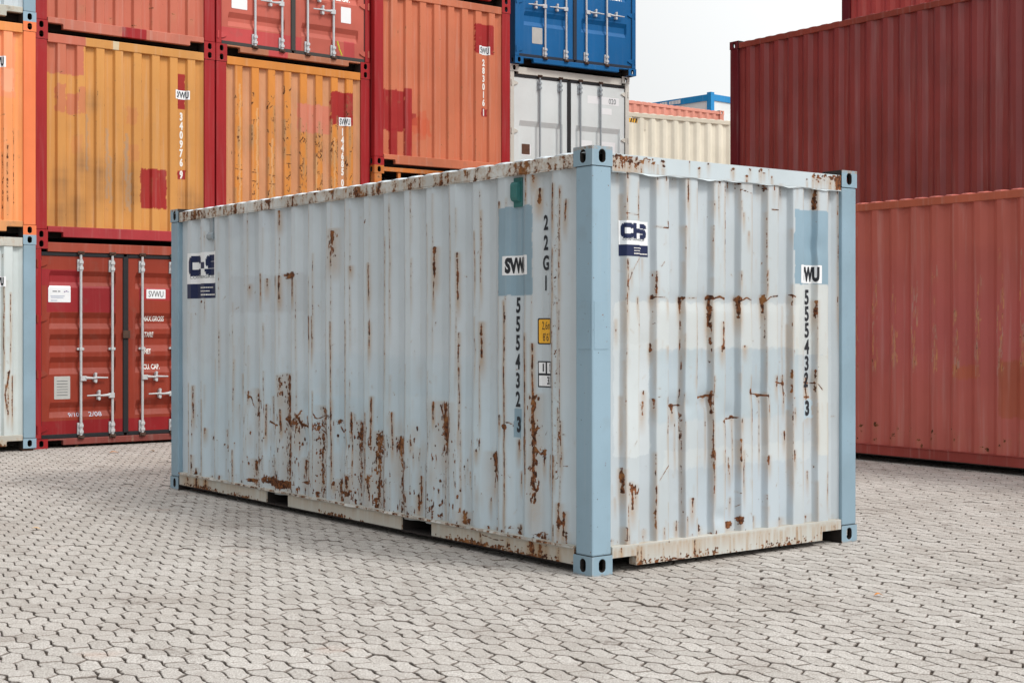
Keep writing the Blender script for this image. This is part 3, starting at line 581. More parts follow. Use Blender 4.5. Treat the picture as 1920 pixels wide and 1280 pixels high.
# ------------------------------------------------------------------ doors
def doors(root, L, H, kind, mat=None, leaf_mats=None, rodm=None, gasket=None, bands=None, patches=(), flatpanel=False, handle_z=(0.76, 0.95), hinge_mat=None, outward=False):
    """two door leaves on end0 with recessed cross bands, locking rods, handles, hinges and rubber seal"""
    fc = Face('end0', L, [(0.09, 0.030), (W-0.09, 0.030)])
    z0, z1 = 0.168, H-0.203; DF = 0.030; DR = 0.066
    bands = bands or [(2.205, 2.145, 2.065, 1.995), (1.685, 1.615, 1.550, 1.480), (1.415, 1.350, 1.270, 1.190), (1.130, 1.060, 0.990, 0.915), (0.565, 0.495, 0.445, 0.375)]
    sc = (H-0.32)/(2.591-0.32) if len(bands) == 5 else 1.0
    bands = [tuple(0.16+(b-0.16)*sc for b in bd) for bd in bands]
    zp = [z0]; dp = [DF]
    for b in sorted(bands, key=lambda t: t[3]):
        zp += [b[3], b[2], b[1], b[0]]; dp += [DF, DR, DR, DF]
    zp.append(z1); dp.append(DF)
    fc.zp = zp
    zd = lambda z: float(np.interp(z, zp, dp)); fc.zd = zd
    for leaf, (a, b) in enumerate(((0.092, 1.150), (1.222, W-0.092))):
        ia, ib = a+0.095, b-0.095
        P = []; q = []
        sx = [a, ia-0.003, ia, ia+0.020, ib-0.020, ib, ib+0.003, b]; kx = [0, 0, 0, 1, 1, 0, 0, 0]
        if flatpanel: kx = [0, 0, 0, 1, 1, 0, 0, 0]
        zz = [z0]+[z for z in zp[1:-1]]+[z1]
        for z, d in zip(zz, dp):
            for s, k in zip(sx, kx): P.append((s, DF+(d-DF)*k, z))
        nx = len(sx); q = [(j*nx+i, j*nx+i+1, (j+1)*nx+i+1, (j+1)*nx+i) for j in range(len(zz)-1) for i in range(nx-1)]
        b0 = len(P)          # rim and back
        P += [(a, 0.085, z0), (b, 0.085, z0), (b, 0.085, z1), (a, 0.085, z1)]
        q += [(b0, b0+3, b0+2, b0+1), (0, b0, b0+1, nx-1), ((len(zz)-1)*nx, (len(zz)-1)*nx+nx-1, b0+2, b0+3)]
        q += [tuple([0]+[j*nx for j in range(1, len(zz))]+[b0+3, b0]), tuple([nx-1]+[j*nx+nx-1 for j in range(1, len(zz))]+[b0+2, b0+1])[::-1]]
        door = mesh_obj('door', P, q, (leaf_mats or [mat, mat])[leaf], root)
        # seal
        mb = MB()
        c0, c1 = a-0.014, b+0.014
        mb.box(c0-0.006, a, 0.022, 0.060, z0-0.05, z1+0.045); mb.box(b, c1+0.006 if leaf else c1, 0.022, 0.060, z0-0.05, z1+0.045)
        mb.box(a, b, 0.020, 0.060, z0-0.050, z0-.001); mb.box(a, b, 0.020, 0.060, z1+.001, z1+0.047)
        if leaf == 0: mb.box(1.152, 1.220, 0.012, 0.060, z0-0.014, z1+0.014)
        s = mb.build('door_seal', gasket, door, 0.004)
        rods = (a+0.44, b-0.17) if leaf == 0 else (a+0.17, b-0.44)
        rods = (0.585, 1.000) if leaf == 0 else (1.405, 1.825)
        for rs in rods:
            mb = MB(); yr = 0.000
            mb.tube((rs, yr, z0-0.05), (rs, yr, z1+0.05), 0.0165, 12)
            for zc in (z0+0.06, z1-0.11):      # bearing brackets near both ends
                mb.box(rs-0.042, rs+0.030, 0.006, 0.030, zc-0.075, zc+0.075); mb.box(rs-0.026, rs+0.026, -0.024, 0.006, zc-0.055, zc-0.020)
                mb.box(rs-0.026, rs+0.026, -0.024, 0.006, zc+0.020, zc+0.055)
            zc = 0.5*(z0+z1)-0.05
            mb.box(rs-0.045, rs+0.045, 0.004, 0.030, zc-0.014, zc+0.014); mb.box(rs-0.022, rs+0.022, -0.022, 0.006, zc-0.018, zc+0.018)
            rod = mb.build('locking_rod', rodm, door, 0.003)
            for zc, sg in ((z0-0.045, -1), (z1+0.045, 1)):      # cam and keeper
                mb = MB(); mb.box(rs-0.040, rs+0.040, -0.020, 0.004, zc-0.022, zc+0.022); mb.tube((rs-0.028, -0.026, zc), (rs+0.024, -0.026, zc+sg*0.012), 0.011, 8)
                mb.build('rod_keeper', MATS['rusty_iron'], door, 0.004)
        hs = ((rods[0], handle_z[1], 1), (rods[1], handle_z[0], -1))
        if outward: hs = tuple((r_, handle_z[0], -1 if leaf == 0 else 1) for r_ in rods)
        for rs, hz, sg in hs:
            mb = MB(); y = -0.020
            mb.box(rs-0.016 if sg > 0 else rs-0.060, rs+0.060 if sg > 0 else rs+0.016, y-0.014, y+0.010, hz-0.034, hz+0.028)
            pts = [(0.05, 0.004, 0.020), (0.15, -0.002, 0.013), (0.20, 0.004, 0.013), (0.345, 0.000, 0.009)]
            for p, r in zip(pts[:-1], pts[1:]): mb.tube((rs+sg*p[0], y-0.006, hz+p[1]), (rs+sg*r[0], y-0.006, hz+r[1]), p[2], 8, r[2])
            hx = rs+sg*0.185
            mb.box(hx-0.014, hx+0.014, y-0.012, 0.028, hz+0.006, hz+0.050); mb.box(hx-0.020, hx+0.020, y-0.004, 0.028, hz-0.052, hz-0.014)
            mb.tube((hx, y-0.014, hz+0.052), (hx, 0.0, hz+0.052), 0.017, 10); mb.tube((hx, y-0.012, hz-0.048), (hx, 0.0, hz-0.048), 0.015, 10)
            mb.build('door_handle', rodm, door, 0.003)
        hm = hinge_mat or mat
        for i in range(4):
            zc = z0+0.07+(z1-z0-0.17)*i/3
            mb = MB()
            if leaf == 0: x0, x1 = 0.020, a+0.075
            else: x0, x1 = b-0.075, W-0.020
            n = 7; prof = []
            for k in range(n): t = k/(n-1); prof.append((x0+(x1-x0)*t if leaf == 0 else x1-(x1-x0)*t, 0.038*(1-t**3)+0.004))
            poly = [(p[0], zc+p[1]) for p in prof]+[(p[0], zc-p[1]) for p in prof[::-1]]
            mb.prism(poly, 1, 0.012, 0.029); xx = 0.030 if leaf == 0 else W-0.030
            mb.tube((xx, 0.004, zc-0.05), (xx, 0.004, zc+0.05), 0.014, 10)
            mb.build('hinge', hm, door, 0.002)
    mb = MB(); mb.box(1.140, 1.235, -0.010, 0.012, 1.36, 1.46); mb.build('lock_box', MATS['rusty_iron'], root, 0.006)
    return fc
# ------------------------------------------------------------------ ground
def ground_mats():
    m = bpy.data.materials.new('paving_stone'); m.use_nodes = True; t = NT(m); MATS['paving_stone'] = m
    tc = t.n('TexCoord'); v = tc.outputs['Object']
    a = t.n('Attribute'); a.attribute_name = 'pv'
    big = t.noise(v, 0.35, 5, 0.6); mid = t.noise(v, 2.2, 6, 0.65); sp = t.noise(v, 130, 4, 0.75); sp2 = t.noise(v, 45, 6, 0.7)
    c = t.mix(a.outputs['Fac'], (0.490, 0.465, 0.434), (0.625, 0.598, 0.564))
    c = t.mix(t.math('MULTIPLY', t.ramp(big, 0.42, 0.66), 0.45), c, (0.38, 0.335, 0.295))
    c = t.mix(t.math('MULTIPLY', t.ramp(mid, 0.50, 0.68), 0.50), c, (0.32, 0.28, 0.25))
    c = t.mix(t.math('MULTIPLY', t.ramp(sp, 0.46, 0.60), 0.85), c, (0.22, 0.19, 0.17))
    c = t.mix(t.math('MULTIPLY', t.ramp(sp, 0.48, 0.34), 0.45), c, (0.74, 0.72, 0.69))
    c = t.mix(t.math('MULTIPLY', t.ramp(sp2, 0.52, 0.66), 0.45), c, (0.25, 0.21, 0.18))
    ed = t.n('Attribute'); ed.attribute_name = 'edge'          # soil caught in the rounded rim of each stone
    c = t.mix(t.math('MULTIPLY', ed.outputs['Fac'], t.math('ADD', 0.35, t.math('MULTIPLY', sp2, 0.8)), True), c, (0.17, 0.14, 0.12))
    # trodden soil and broken stones in a few spots
    soil = t.math('MULTIPLY', t.ramp(t.noise(v, 1.7, 7, 0.72, 0.6), 0.575, 0.67), t.ramp(t.noise(v, 30, 5, 0.7), 0.40, 0.56))
    c = t.mix(t.math('MULTIPLY', soil, 0.70), c, (0.14, 0.112, 0.095))
    tn = t.ramp(t.noise(t.mapping(v, (1, 1, 1), (9, 4, 0)), 0.9, 4), 0.66, 0.74)
    c = t.mix(t.math('MULTIPLY', tn, 0.25), c, (0.50, 0.30, 0.22))
    b = t.n('BsdfPrincipled'); t.l(c, b.inputs['Base Color']); b.inputs['Roughness'].default_value = 0.9
    b.inputs['Specular IOR Level'].default_value = 0.25
    bp = t.n('Bump'); bp.inputs['Strength'].default_value = 0.6; bp.inputs['Distance'].default_value = 0.004
    t.l(t.math('ADD', sp, t.math('MULTIPLY', sp2, 1.3)), bp.inputs['Height']); t.l(bp.outputs[0], b.inputs['Normal'])
    o = t.n('OutputMaterial'); t.l(b.outputs[0], o.inputs[0])
    m = bpy.data.materials.new('joint_soil'); m.use_nodes = True; t = NT(m); MATS['joint_soil'] = m
    tc = t.n('TexCoord'); v = tc.outputs['Object']

    c = t.mix(t.ramp(t.noise(v, 40, 5, 0.7), 0.4, 0.65), (0.028, 0.022, 0.019), (0.10, 0.08, 0.065))
    b = t.n('BsdfPrincipled'); t.l(c, b.inputs['Base Color']); b.inputs['Roughness'].default_value = 1.0
    b.inputs['Specular IOR Level'].default_value = 0.1
    o = t.n('OutputMaterial'); t.l(b.outputs[0], o.inputs[0])
    # the same paving where it runs on beyond the modelled stones
    m = bpy.data.materials.new('far_paving'); m.use_nodes = True; t = NT(m); MATS['far_paving'] = m
    tc = t.n('TexCoord'); v = tc.outputs['Object']
    c = t.mix(t.ramp(t.noise(v, 9, 4), 0.35, 0.65), (0.30, 0.27, 0.245), (0.44, 0.41, 0.38))
    b = t.n('BsdfPrincipled'); t.l(c, b.inputs['Base Color']); b.inputs['Roughness'].default_value = 0.95
    o = t.n('OutputMaterial'); t.l(b.outputs[0], o.inputs[0])

def build_ground():
    ground_mats()
    r = np.random.default_rng(3)
    # soil bed under the stones, and paving running out to the horizon
    def plane(name, x0, x1, y0, y1, z, mat):
        return mesh_obj(name, [(x0, y0, z), (x1, y0, z), (x1, y1, z), (x0, y1, z)], [[0, 1, 2, 3]], mat)
    tag(plane('ground', -400, 400, -200, 900, -0.014, MATS['far_paving']), kind='structure')
    A = R(-50); P_, T_ = 0.184, 0.1055
    # two kinds of course: plump stones whose joints sit where the wavy lines pinch, and slender
    # S-shaped stones between them. Coordinates (s along the courses, t across), lines repeat every P_
    kindA = [(.042, -.072), (.072, -.072), (.173, -.109), (.226, -.072), (.189, 0), (.150, 0), (.062, .031), (.005, 0)]
    kindB = [(.106, .0155), (.150, 0), (.189, 0), (.246, .031), (.290, .0155), (.320, .1205), (.256, .139), (.226, .139), (.173, .102), (.136, .1205)]
    ca, sa = math.cos(A), math.sin(A)
    X0, X1, Y0, Y1 = -13.0, 13.0, 2.5, 24.5
    corners = [(x*ca+y*sa, -x*sa+y*ca) for x in (X0, X1) for y in (Y0, Y1)]
    i0 = int(min(c[0] for c in corners)/P_)-2; i1 = int(max(c[0] for c in corners)/P_)+2
    k0 = int(min(c[1] for c in corners)/(2*T_))-2; k1 = int(max(c[1] for c in corners)/(2*T_))+2
    I, K = np.meshgrid(np.arange(i0, i1), np.arange(k0, k1)); I = I.ravel(); K = K.ravel()
    allV, allQ, allT, allA, allE, nv = [], [], [], [], [], 0
    for poly, bends in ((kindA, (1, 2, 5, 6)), (kindB, (1, 2, 3, 6, 7, 8))):
        P = np.array(poly)[None]+np.stack([I*P_, K*2*T_], -1)[:, None, :]
        C = P.mean(1); x = C[:, 0]*ca-C[:, 1]*sa; y = C[:, 0]*sa+C[:, 1]*ca
        P = P[(x > X0) & (x < X1) & (y > Y0) & (y < Y1) & (np.abs(x) < 0.46*y+3.2)]; n = len(P); L_ = P.shape[1]
        out = []
        for j in range(L_):
            p = P[:, j]; a = P[:, j-1]; c = P[:, (j+1) % L_]
            if j in bends:
                for t0, t1 in ((0.20, 0.0), (0.06, 0.06), (0.0, 0.20)): out.append(p+(a-p)*t0+(c-p)*t1)
            else:
                out.append(p+(a-p)*0.10); out.append(p+(c-p)*0.12)
        O = np.stack(out, 1); M = O.shape[1]
        ctr = O.mean(1, keepdims=True)
        nxt = np.roll(O, -1, 1); prv = np.roll(O, 1, 1); tg = nxt-prv; tg /= np.linalg.norm(tg, axis=2, keepdims=True)
        nin = np.stack([-tg[..., 1], tg[..., 0]], -1)                  # inward (outline runs counter-clockwise)
        gap = 0.0030+0.0030*r.random((n, M, 1))**1.4
        chip = (r.random((n, M, 1)) < 0.10)*r.random((n, M, 1))**2*0.016
        rot = r.normal(0, 0.010, (n, 1)); off = r.normal(0, 0.0008, (n, 1, 2))
        def rotd(q):
            c, s = np.cos(rot), np.sin(rot); return np.stack([q[..., 0]*c-q[..., 1]*s, q[..., 0]*s+q[..., 1]*c], -1)
        def ring(inset):
            q = O-ctr+nin*gap; return ctr+off+rotd(q*(1-(chip+inset)/np.linalg.norm(q, axis=2, keepdims=True)))
        h = r.normal(0, 0.0009, (n, 1)); h -= (r.random((n, 1)) < 0.012)*0.006
        tx, ty = r.normal(0, 0.004, (n, 1)), r.normal(0, 0.004, (n, 1))
        def z(q, base): return base+h+(q-ctr)[..., 0]*tx+(q-ctr)[..., 1]*ty
        r1, r2, r3 = ring(0.0), ring(0.0010), ring(0.0060)
        V = np.concatenate([np.concatenate([q, zz[..., None]], -1) for q, zz in ((r1, z(r1, -0.013)), (r1, z(r1, -0.0060)-chip[..., 0]*0.4), (r2, z(r2, -0.0022)), (r3, z(r3, 0.0)))], 1)
        V = np.stack([V[..., 0]*ca-V[..., 1]*sa, V[..., 0]*sa+V[..., 1]*ca, V[..., 2]-0.001], -1); N = V.shape[1]
        base = nv+(np.arange(n)*N)[:, None]; quads = []
        for k in range(3):
            for j in range(M): quads.append([k*M+j, k*M+(j+1) % M, (k+1)*M+(j+1) % M, (k+1)*M+j])
        allV.append(V.reshape(-1, 3)); allQ.append((base[:, None, :]+np.array(quads)[None]).reshape(-1, 4)); allT.append(base+3*M+np.arange(M)[None])
        allA.append(np.repeat(r.random(n), N)); allE.append(np.tile(np.repeat([1.0, 1.0, 0.85, 0.0], M), n)); nv += n*N
    me = bpy.data.meshes.new('paving'); V = np.concatenate(allV)
    me.vertices.add(len(V)); me.vertices.foreach_set('co', V.astype(np.float32).ravel())
    parts = allQ+allT
    loops = np.concatenate([p.ravel() for p in parts]); me.loops.add(len(loops)); me.loops.foreach_set('vertex_index', loops.astype(np.int32))
    lt = np.concatenate([np.full(len(p), p.shape[1]) for p in parts]); ls = np.concatenate([[0], np.cumsum(lt)[:-1]])
    me.polygons.add(len(lt))
    me.polygons.foreach_set('loop_start', ls.astype(np.int32)); me.polygons.foreach_set('loop_total', lt.astype(np.int32))
    me.update(calc_edges=True)
    me.polygons.foreach_set('use_smooth', np.zeros(len(lt), bool))
    at = me.attributes.new('pv', 'FLOAT', 'POINT'); at.data.foreach_set('value', np.concatenate(allA).astype(np.float32))
    at = me.attributes.new('edge', 'FLOAT', 'POINT'); at.data.foreach_set('value', np.concatenate(allE).astype(np.float32))
    me.materials.append(MATS['paving_stone'])
    tag(link('paving', me), kind='structure')
    tag(mesh_obj('joint_soil', [(-13, 2.5, -0.0095), (13, 2.5, -0.0095), (13, 24.5, -0.0095), (-13, 24.5, -0.0095)], [[0, 1, 2, 3]], MATS['joint_soil']), kind='structure')
build_ground()

# ------------------------------------------------------------------ shared materials
paint('painted_panel', None, fade=0.05, streak=0.10, dirt=0.06, chips=0.55, rough=0.46)
plain('rusty_iron', (0.075, 0.042, 0.030), 0.9, var=0.5)
plain('underside', (0.028, 0.022, 0.020), 0.95, var=0.4)  # near-black underframe paint; also puts shade into recesses and under the rails
plain('rubber', (0.014, 0.015, 0.018), 0.7, var=0.3)
plain('sticker_white', (0.80, 0.82, 0.84), 0.45, var=0.03)
plain('sticker_navy', (0.008, 0.016, 0.065), 0.45, var=0.1)
plain('ink_black', (0.018, 0.020, 0.026), 0.5, var=0.2)
plain('ink_grey', (0.045, 0.060, 0.070), 0.6, var=0.4, scale=60)
plain('ink_white', (0.80, 0.79, 0.76), 0.6, var=0.06)
plain('sign_yellow', (0.80, 0.42, 0.035), 0.5, var=0.08)
plain('plate_grey', (0.46, 0.46, 0.44), 0.5, metal=0.0, var=0.12)
plain('galvanised', (0.50, 0.51, 0.52), 0.55, metal=0.1, var=0.20, scale=30)

BL = (0.530, 0.590, 0.630)          # pale blue-grey of the near container
BLUE_P = (0.250, 0.362, 0.440)      # fresher blue paint of its posts and patches
# ------------------------------------------------------------------ the near container
def side_painter(c):
    c.soft(3.55, 4.95, 1.62, 1.93, (0.93, 0.92, 0.92), 0.01, 0.01)
    c.soft(3.86, 5.0, 2.28, 2.46, (0.95, 0.95, 0.96), 0.02, 0.02)
    c.soft(0.2, 5.8, 0.1, 1.12, (0.93, 1.0, 1.03), 0.4, 0.25)
    c.soft(1.3, 3.4, 1.02, 1.30, (0.95, 0.97, 0.98), 0.02, 0.02)
    c.soft(2.4, 3.6, 0.55, 0.98, (0.96, 1.0, 1.02), 0.03, 0.02)
    r = np.random.default_rng(11)
    for k, cc in enumerate(SIDE_C20):          # pale, rubbed ribs
        c.soft(cc-0.035, cc+0.035, 0.2, 2.4, (1.05, 1.05, 1.04), 0.004, 0.3)
        for e in (-0.037, 0.037):
            for z in np.arange(0.2, 2.3, 0.13):
                if r.random() < (0.42 if cc < 4.2 else 0.25): c.streak(cc+e+r.normal(0, .003), z, z+r.uniform(0.04, 0.45), 0.0026+.0006*cc, r.uniform(0.34, 0.66), 0.55, 0.002)
        if cc < 4.9 and r.random() < 0.9:
            for z in np.arange(0.18, 0.75, 0.06):
                if r.random() < 0.6 and 1.0 < cc < 4.6: c.streak(cc+r.uniform(-.05, .05), z, z+r.uniform(0.03, 0.12), r.uniform(0.003, .009), r.uniform(0.45, 0.85), 0.35, 0.004)
    for z0 in r.uniform(0.2, 2.35, 420):       # flecks
        s = r.uniform(0.2, 5.8); k = r.uniform(0.45, 0.85)
        if r.random() < 0.6: c.streak(s, z0, z0+r.uniform(0.01, 0.045), 0.0026, k, 0.15, 0.001)
        else: a = r.uniform(-0.03, 0.03); c.line([(s, z0), (s+a, z0+r.uniform(-0.02, 0.03))], 0.0025, k*0.9)
    for s in np.arange(0.2, 5.8, 0.05):        # dirt and rust creeping up from the bottom rail
        if r.random() < 0.75: c.streak(s+r.uniform(-.03, .03), 0.13, 0.165+abs(r.normal(0, 0.05)), r.uniform(0.005, 0.02), r.uniform(0.45, 0.9), 0.45)
    for x in SIDE_STREAK:
        c.streak(x[0], x[1], x[2], max(.0034, x[3]*(1.08 if x[2]-x[1] < .3 else .8)), min(1, x[4]+(0.10 if x[2]-x[1] < .3 else 0)), 0.75)
        if x[3] > 0.013:       # flaking columns: many small spots and a brown stain
            for _ in range(int(60*(x[2]-x[1])/0.3)+6):
                zz = r.uniform(x[1]-.05, x[2]); ss = x[0]+r.normal(0, x[3]*1.3)
                c.blob(ss, zz, r.uniform(.003, .008), r.uniform(.004, .02), r.uniform(.5, 1.0), .55)
            c.streak(x[0], x[1]-.12, x[2]+.02, x[3]*2.0, 0.30, 1.6, 0.008)
    for _ in range(520):
        s = r.uniform(1.3, 5.0); z = abs(r.normal(0, .22))+.17 if r.random() < .6 else r.normal(.62, .10)
        if s > 4.4 and r.random() < .6: continue
        kk = r.uniform(.45, .95)
        if r.random() < .55: c.blob(s, z, r.uniform(.003, .010), r.uniform(.004, .022), kk, .5)
        else: c.streak(s, z-.04, z+r.uniform(.01, .07), r.uniform(.003, .006), kk, .5, .004)
    for x in SIDE_BLOB: c.blob(*x)
    for p, w, k in SIDE_LINE: c.line(p, w*1.2, k)
    # scratched chalky rib beside the corner
    for z in r.uniform(0.55, 2.3, 90): c.line([(0.33+r.uniform(0, .06), z), (0.335+r.uniform(0, .06), z+r.uniform(-.015, .03))], 0.0024, r.uniform(.4, .75))
    for s0 in (0.405, 0.33): c.streak(s0, 0.2, 1.75, 0.0032, 0.80, 0.5, 0.003)
    for _ in range(120):       # thin brown film around the bumped band
        s, z = r.uniform(1.2, 4.8), r.normal(.55, .2); J, I = c.win(s-.3, s+.3, z-.3, z+.3); S, Z = c.S[I][None, :], c.Z[J][:, None]
        c.grime[J, I] = np.maximum(c.grime[J, I], r.uniform(.10, .34)*np.exp(-((S-s)/r.uniform(.02, .07))**2-((Z-z)/r.uniform(.05, .16))**2))
    c.rect(0.604, 0.963, 1.702, 2.275, BLUE_P, 1, 0.005)
    c.rect(0.760, 0.833, 0.785, 0.975, BLUE_P, 1, 0.004)
def end_painter(c):
    WH = (0.565, 0.60, 0.61)
    c.rect(0.225, 1.86, 1.36, 1.655, WH, 0.72, 0.012); c.rect(0.225, 0.52, 0.70, 1.40, (0.565, 0.61, 0.63), 0.7, 0.01)
    c.rect(2.045, 2.20, 0.62, 1.31, (0.585, 0.595, 0.565), 0.6, 0.006); c.rect(0.60, 2.02, 0.60, 0.72, (0.60, 0.635, 0.635), 0.28, 0.02)
    c.rect(1.82, 2.20, 1.31, 1.80, (0.60, 0.62, 0.605), 0.6, 0.006)
    c.soft(0.52, 1.85, 0.9, 1.355, (0.90, 0.95, 0.98), 0.01, 0.01); c.soft(0.75, 1.8, 0.2, 0.62, (0.95, 0.98, 1.01), 0.02, 0.02)
    r = np.random.default_rng(5)
    for cc in END_C:
        c.soft(cc-0.05, cc+0.05, 0.2, 2.4, (1.03, 1.03, 1.01), 0.004, 0.3)
        for e in (-0.055, 0.055):
            for z in np.arange(0.2, 2.3, 0.16):
                if r.random() < 0.42: c.streak(cc+e+r.normal(0, .002), z, z+r.uniform(0.03, 0.32), 0.0024, r.uniform(0.36, 0.64), 0.75, 0.0015)
    for _ in range(26):        # pale brown runs
        s = r.choice(END_C)+r.choice([-.056, .056, -.07]); z = r.choice([1.65, 1.02, 2.40, .9])+r.normal(0, .05); c.streak(s, z-r.uniform(.15, .55), z, .005, .12, 4.0, .002)
    for z0 in r.uniform(0.2, 2.35, 170):
        s = r.uniform(0.2, 2.25); k = r.uniform(0.45, 0.85)
        if r.random() < 0.5: c.streak(s, z0, z0+r.uniform(0.008, 0.035), 0.0025, k, 0.2, 0.001)
        else: c.line([(s, z0), (s+r.uniform(-0.03, 0.03), z0+r.uniform(-0.02, 0.03))], 0.0023, k*0.85)
    for s in np.arange(0.18, 2.3, 0.045):
        if r.random() < 0.6: c.streak(s+r.uniform(-.02, .02), 0.14, 0.17+abs(r.normal(0, 0.03)), r.uniform(0.004, 0.014), r.uniform(0.4, 0.8), 0.4)
        if r.random() < 0.4: c.streak(s+r.uniform(-.02, .02), 2.44-abs(r.normal(0, .04)), 2.49, r.uniform(0.004, 0.012), r.uniform(0.5, 0.85), 0.4)
    for x in END_STREAK: c.streak(x[0], x[1], x[2], max(.0030, x[3]*(1 if x[2]-x[1] < .25 else .62)), min(1, x[4]+(0.06 if x[2]-x[1] < .25 else -.08)), 0.62)
    for x in END_BLOB: c.blob(x[0], x[1], x[2]*.72, x[3]*.72, min(x[4], .9), .6)
    for p, w, k in END_LINE: c.line(p, w*1.1, k)
    c.rect(1.816, 2.190, 1.793, 2.298, BLUE_P, 1, 0.006); c.rect(1.80, 1.83, 2.02, 2.14, BLUE_P, 1, 0.004)
    c.rect(1.930, 2.030, 0.875, 1.005, (0.42, 0.54, 0.62), 0.9, 0.004)
def side_dent(S, Z):
    d = 0.0035*np.sin(S*2.1+1)*np.sin(Z*2.7+.4)+0.0018*np.sin(S*9+Z*3)*np.sin(Z*6+S)
    for s, z, a, rs, rz in ((3.9, .62, .014, .10, .10), (3.3, .58, .012, .12, .08), (2.9, .60, .012, .08, .07), (3.6, .6, .012, .08, .1), (2.35, .6, .010, .1, .08), (1.85, .75, .012, .10, .14), (1.23, 1.35, .010, .10, .08), (0.75, 1.75, .008, .10, .12), (4.3, .85, .010, .08, .12), (1.05, .5, .010, .08, .1), (0.5, .8, .006, .08, .15)):
        d = d+a*np.exp(-((S-s)/rs)**2-((Z-z)/rz)**2)
    return d
def end_dent(S, Z):
    d = 0.003*np.sin(S*2.7+.5)*np.sin(Z*3.1)+0.0016*np.sin(S*11+Z*4)*np.sin(Z*7)
    for s, z, a, rs, rz in ((.9, 1.66, .005, .6, .05), (1.25, 1.66, .005, .5, .05), (.75, 1.0, .014, .10, .06), (1.0, 1.03, .014, .08, .06), (1.2, .93, .012, .08, .06), (1.45, 1.07, .012, .08, .06), (1.7, 1.1, .010, .08, .06), (2.0, 1.1, .010, .08, .06), (2.05, 2.05, .010, .08, .07), (1.1, .27, .012, .06, .05), (.6, 1.2, .006, .3, .3)):
        d = d+a*np.exp(-((S-s)/rs)**2-((Z-z)/rz)**2)
    return d

m_frame = paint('pale_blue_frame', BLUE_P, rust=0.15, fade=0.08, streak=0.06, dirt=0.10, chips=1.6, rough=0.45, seed=1)
m_toprail = paint('rusty_rail', (0.55, 0.56, 0.54), rust=0.72, fade=0.15, streak=0.4, dirt=0.3, chips=1, rough=0.6, seed=2)
m_head = paint('worn_header', (0.55, 0.62, 0.65), rust=0.40, fade=0.08, streak=0.15, dirt=0.10, chips=0.6, seed=3.3)
m_sill = paint('cream_rail', (0.50, 0.49, 0.44), rust=0.40, fade=0.12, streak=0.35, dirt=0.25, chips=0.8, rough=0.6, seed=4, low=0.10)
m_bpanel = paint('pale_blue_panel', BL, rust=0.12, streak=0.2, seed=5)
MX, MY, MD = 0.4812, 8.708, 37.26
m_cast = paint('worn_casting', BLUE_P, rust=0.17, fade=0.08, dirt=0.1, chips=0.8, rough=0.5, seed=1.5, low=0.16, lowz=0.03)
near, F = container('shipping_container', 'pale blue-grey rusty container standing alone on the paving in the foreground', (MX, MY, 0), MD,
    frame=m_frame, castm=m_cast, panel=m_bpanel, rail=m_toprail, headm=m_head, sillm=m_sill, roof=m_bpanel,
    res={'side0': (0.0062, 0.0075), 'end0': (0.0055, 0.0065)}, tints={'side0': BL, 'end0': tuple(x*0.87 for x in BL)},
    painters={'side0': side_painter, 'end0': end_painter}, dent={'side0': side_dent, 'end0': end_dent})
fs, fe = F['side0'], F['end0']; fs.dent = side_dent; fe.dent = end_dent
# torn lip under the end header, lips on the bottom rails
def lip(name, pts_s, z_fn, kind, mat, t=0.004, L=6.058, top=0.0, dep=(0.004, 0.010)):
    fc = Face(kind, L, [(0, 0), (max(L, W), 0)]); v = []; f = []
    for s in pts_s:
        for d in dep:
            for z in (z_fn(s), top): v.append(tuple(fc.world(np.array(s), np.array(d+(0.006*vnoise(s*2, 3) if z != top else 0)), np.array(z))))
    n = len(pts_s)
    for i in range(n-1):
        a, b = i*4, (i+1)*4
        f += [[a, b, b+1, a+1], [a+2, a+3, b+3, b+2], [a, a+2, b+2, b]]
    f += [[0, 1, 3, 2], [(n-1)*4, (n-1)*4+2, (n-1)*4+3, (n-1)*4+1]]
    return mesh_obj(name, v, f, mat, near)
hz = lambda s: 2.443-0.011*math.exp(-((s-.50)/.07)**2)-0.008*math.exp(-((s-.98)/.04)**2)-0.007*math.exp(-((s-1.75)/.05)**2)-0.008*math.exp(-((s-2.1)/.05)**2)+0.003*float(vnoise(s*3, 9))
lip('header_lip', list(np.linspace(0.166, W-0.166, 90)), hz, 'end0', m_head, top=2.4465)
lip('rail_lip', list(np.linspace(0.185, 5.87, 160)), lambda s: 0.149+0.003*float(vnoise(s*2, 4)), 'side0', m_toprail, top=0.1625, dep=(-0.006, 0.0035))
lip('rail_lip', list(np.linspace(0.185, 5.87, 160)), lambda s: 2.470-0.004*float(vnoise(s*2, 14)), 'side0', m_toprail, top=2.4755, dep=(0.002, 0.0055))
# skins of the rails with their own rust and dirt
def p_head(c):
    r = np.random.default_rng(51)
    for _ in range(150):
        u = r.random(); s = 0.17+abs(r.normal(0, .16)) if u < .45 else (2.27-abs(r.normal(0, .17)) if u < .9 else r.uniform(.2, 2.2))
        z = 2.545-abs(r.normal(0, .018)); c.blob(s, z, r.uniform(.004, .016), r.uniform(.003, .010), r.uniform(.5, .95), .7)
        if r.random() < .4: c.streak(s, z-r.uniform(.02, .08), z, r.uniform(.003, .008), r.uniform(.4, .8), .9)
    for s in np.arange(.18, 2.27, .02):
        if r.random() < .55: c.streak(s+r.uniform(-.01, .01), 2.446, 2.452+abs(r.normal(0, .006)), .008, r.uniform(.5, .9), .5)
    for s in (2.22, 2.16, 2.245, .19, .22, .30, .36): c.streak(s, 2.448, 2.545, r.uniform(.008, .016), .55, 1.3)
    for s in (2.26, 2.235): c.blob(s, 2.50, .02, .05, .9, .9)
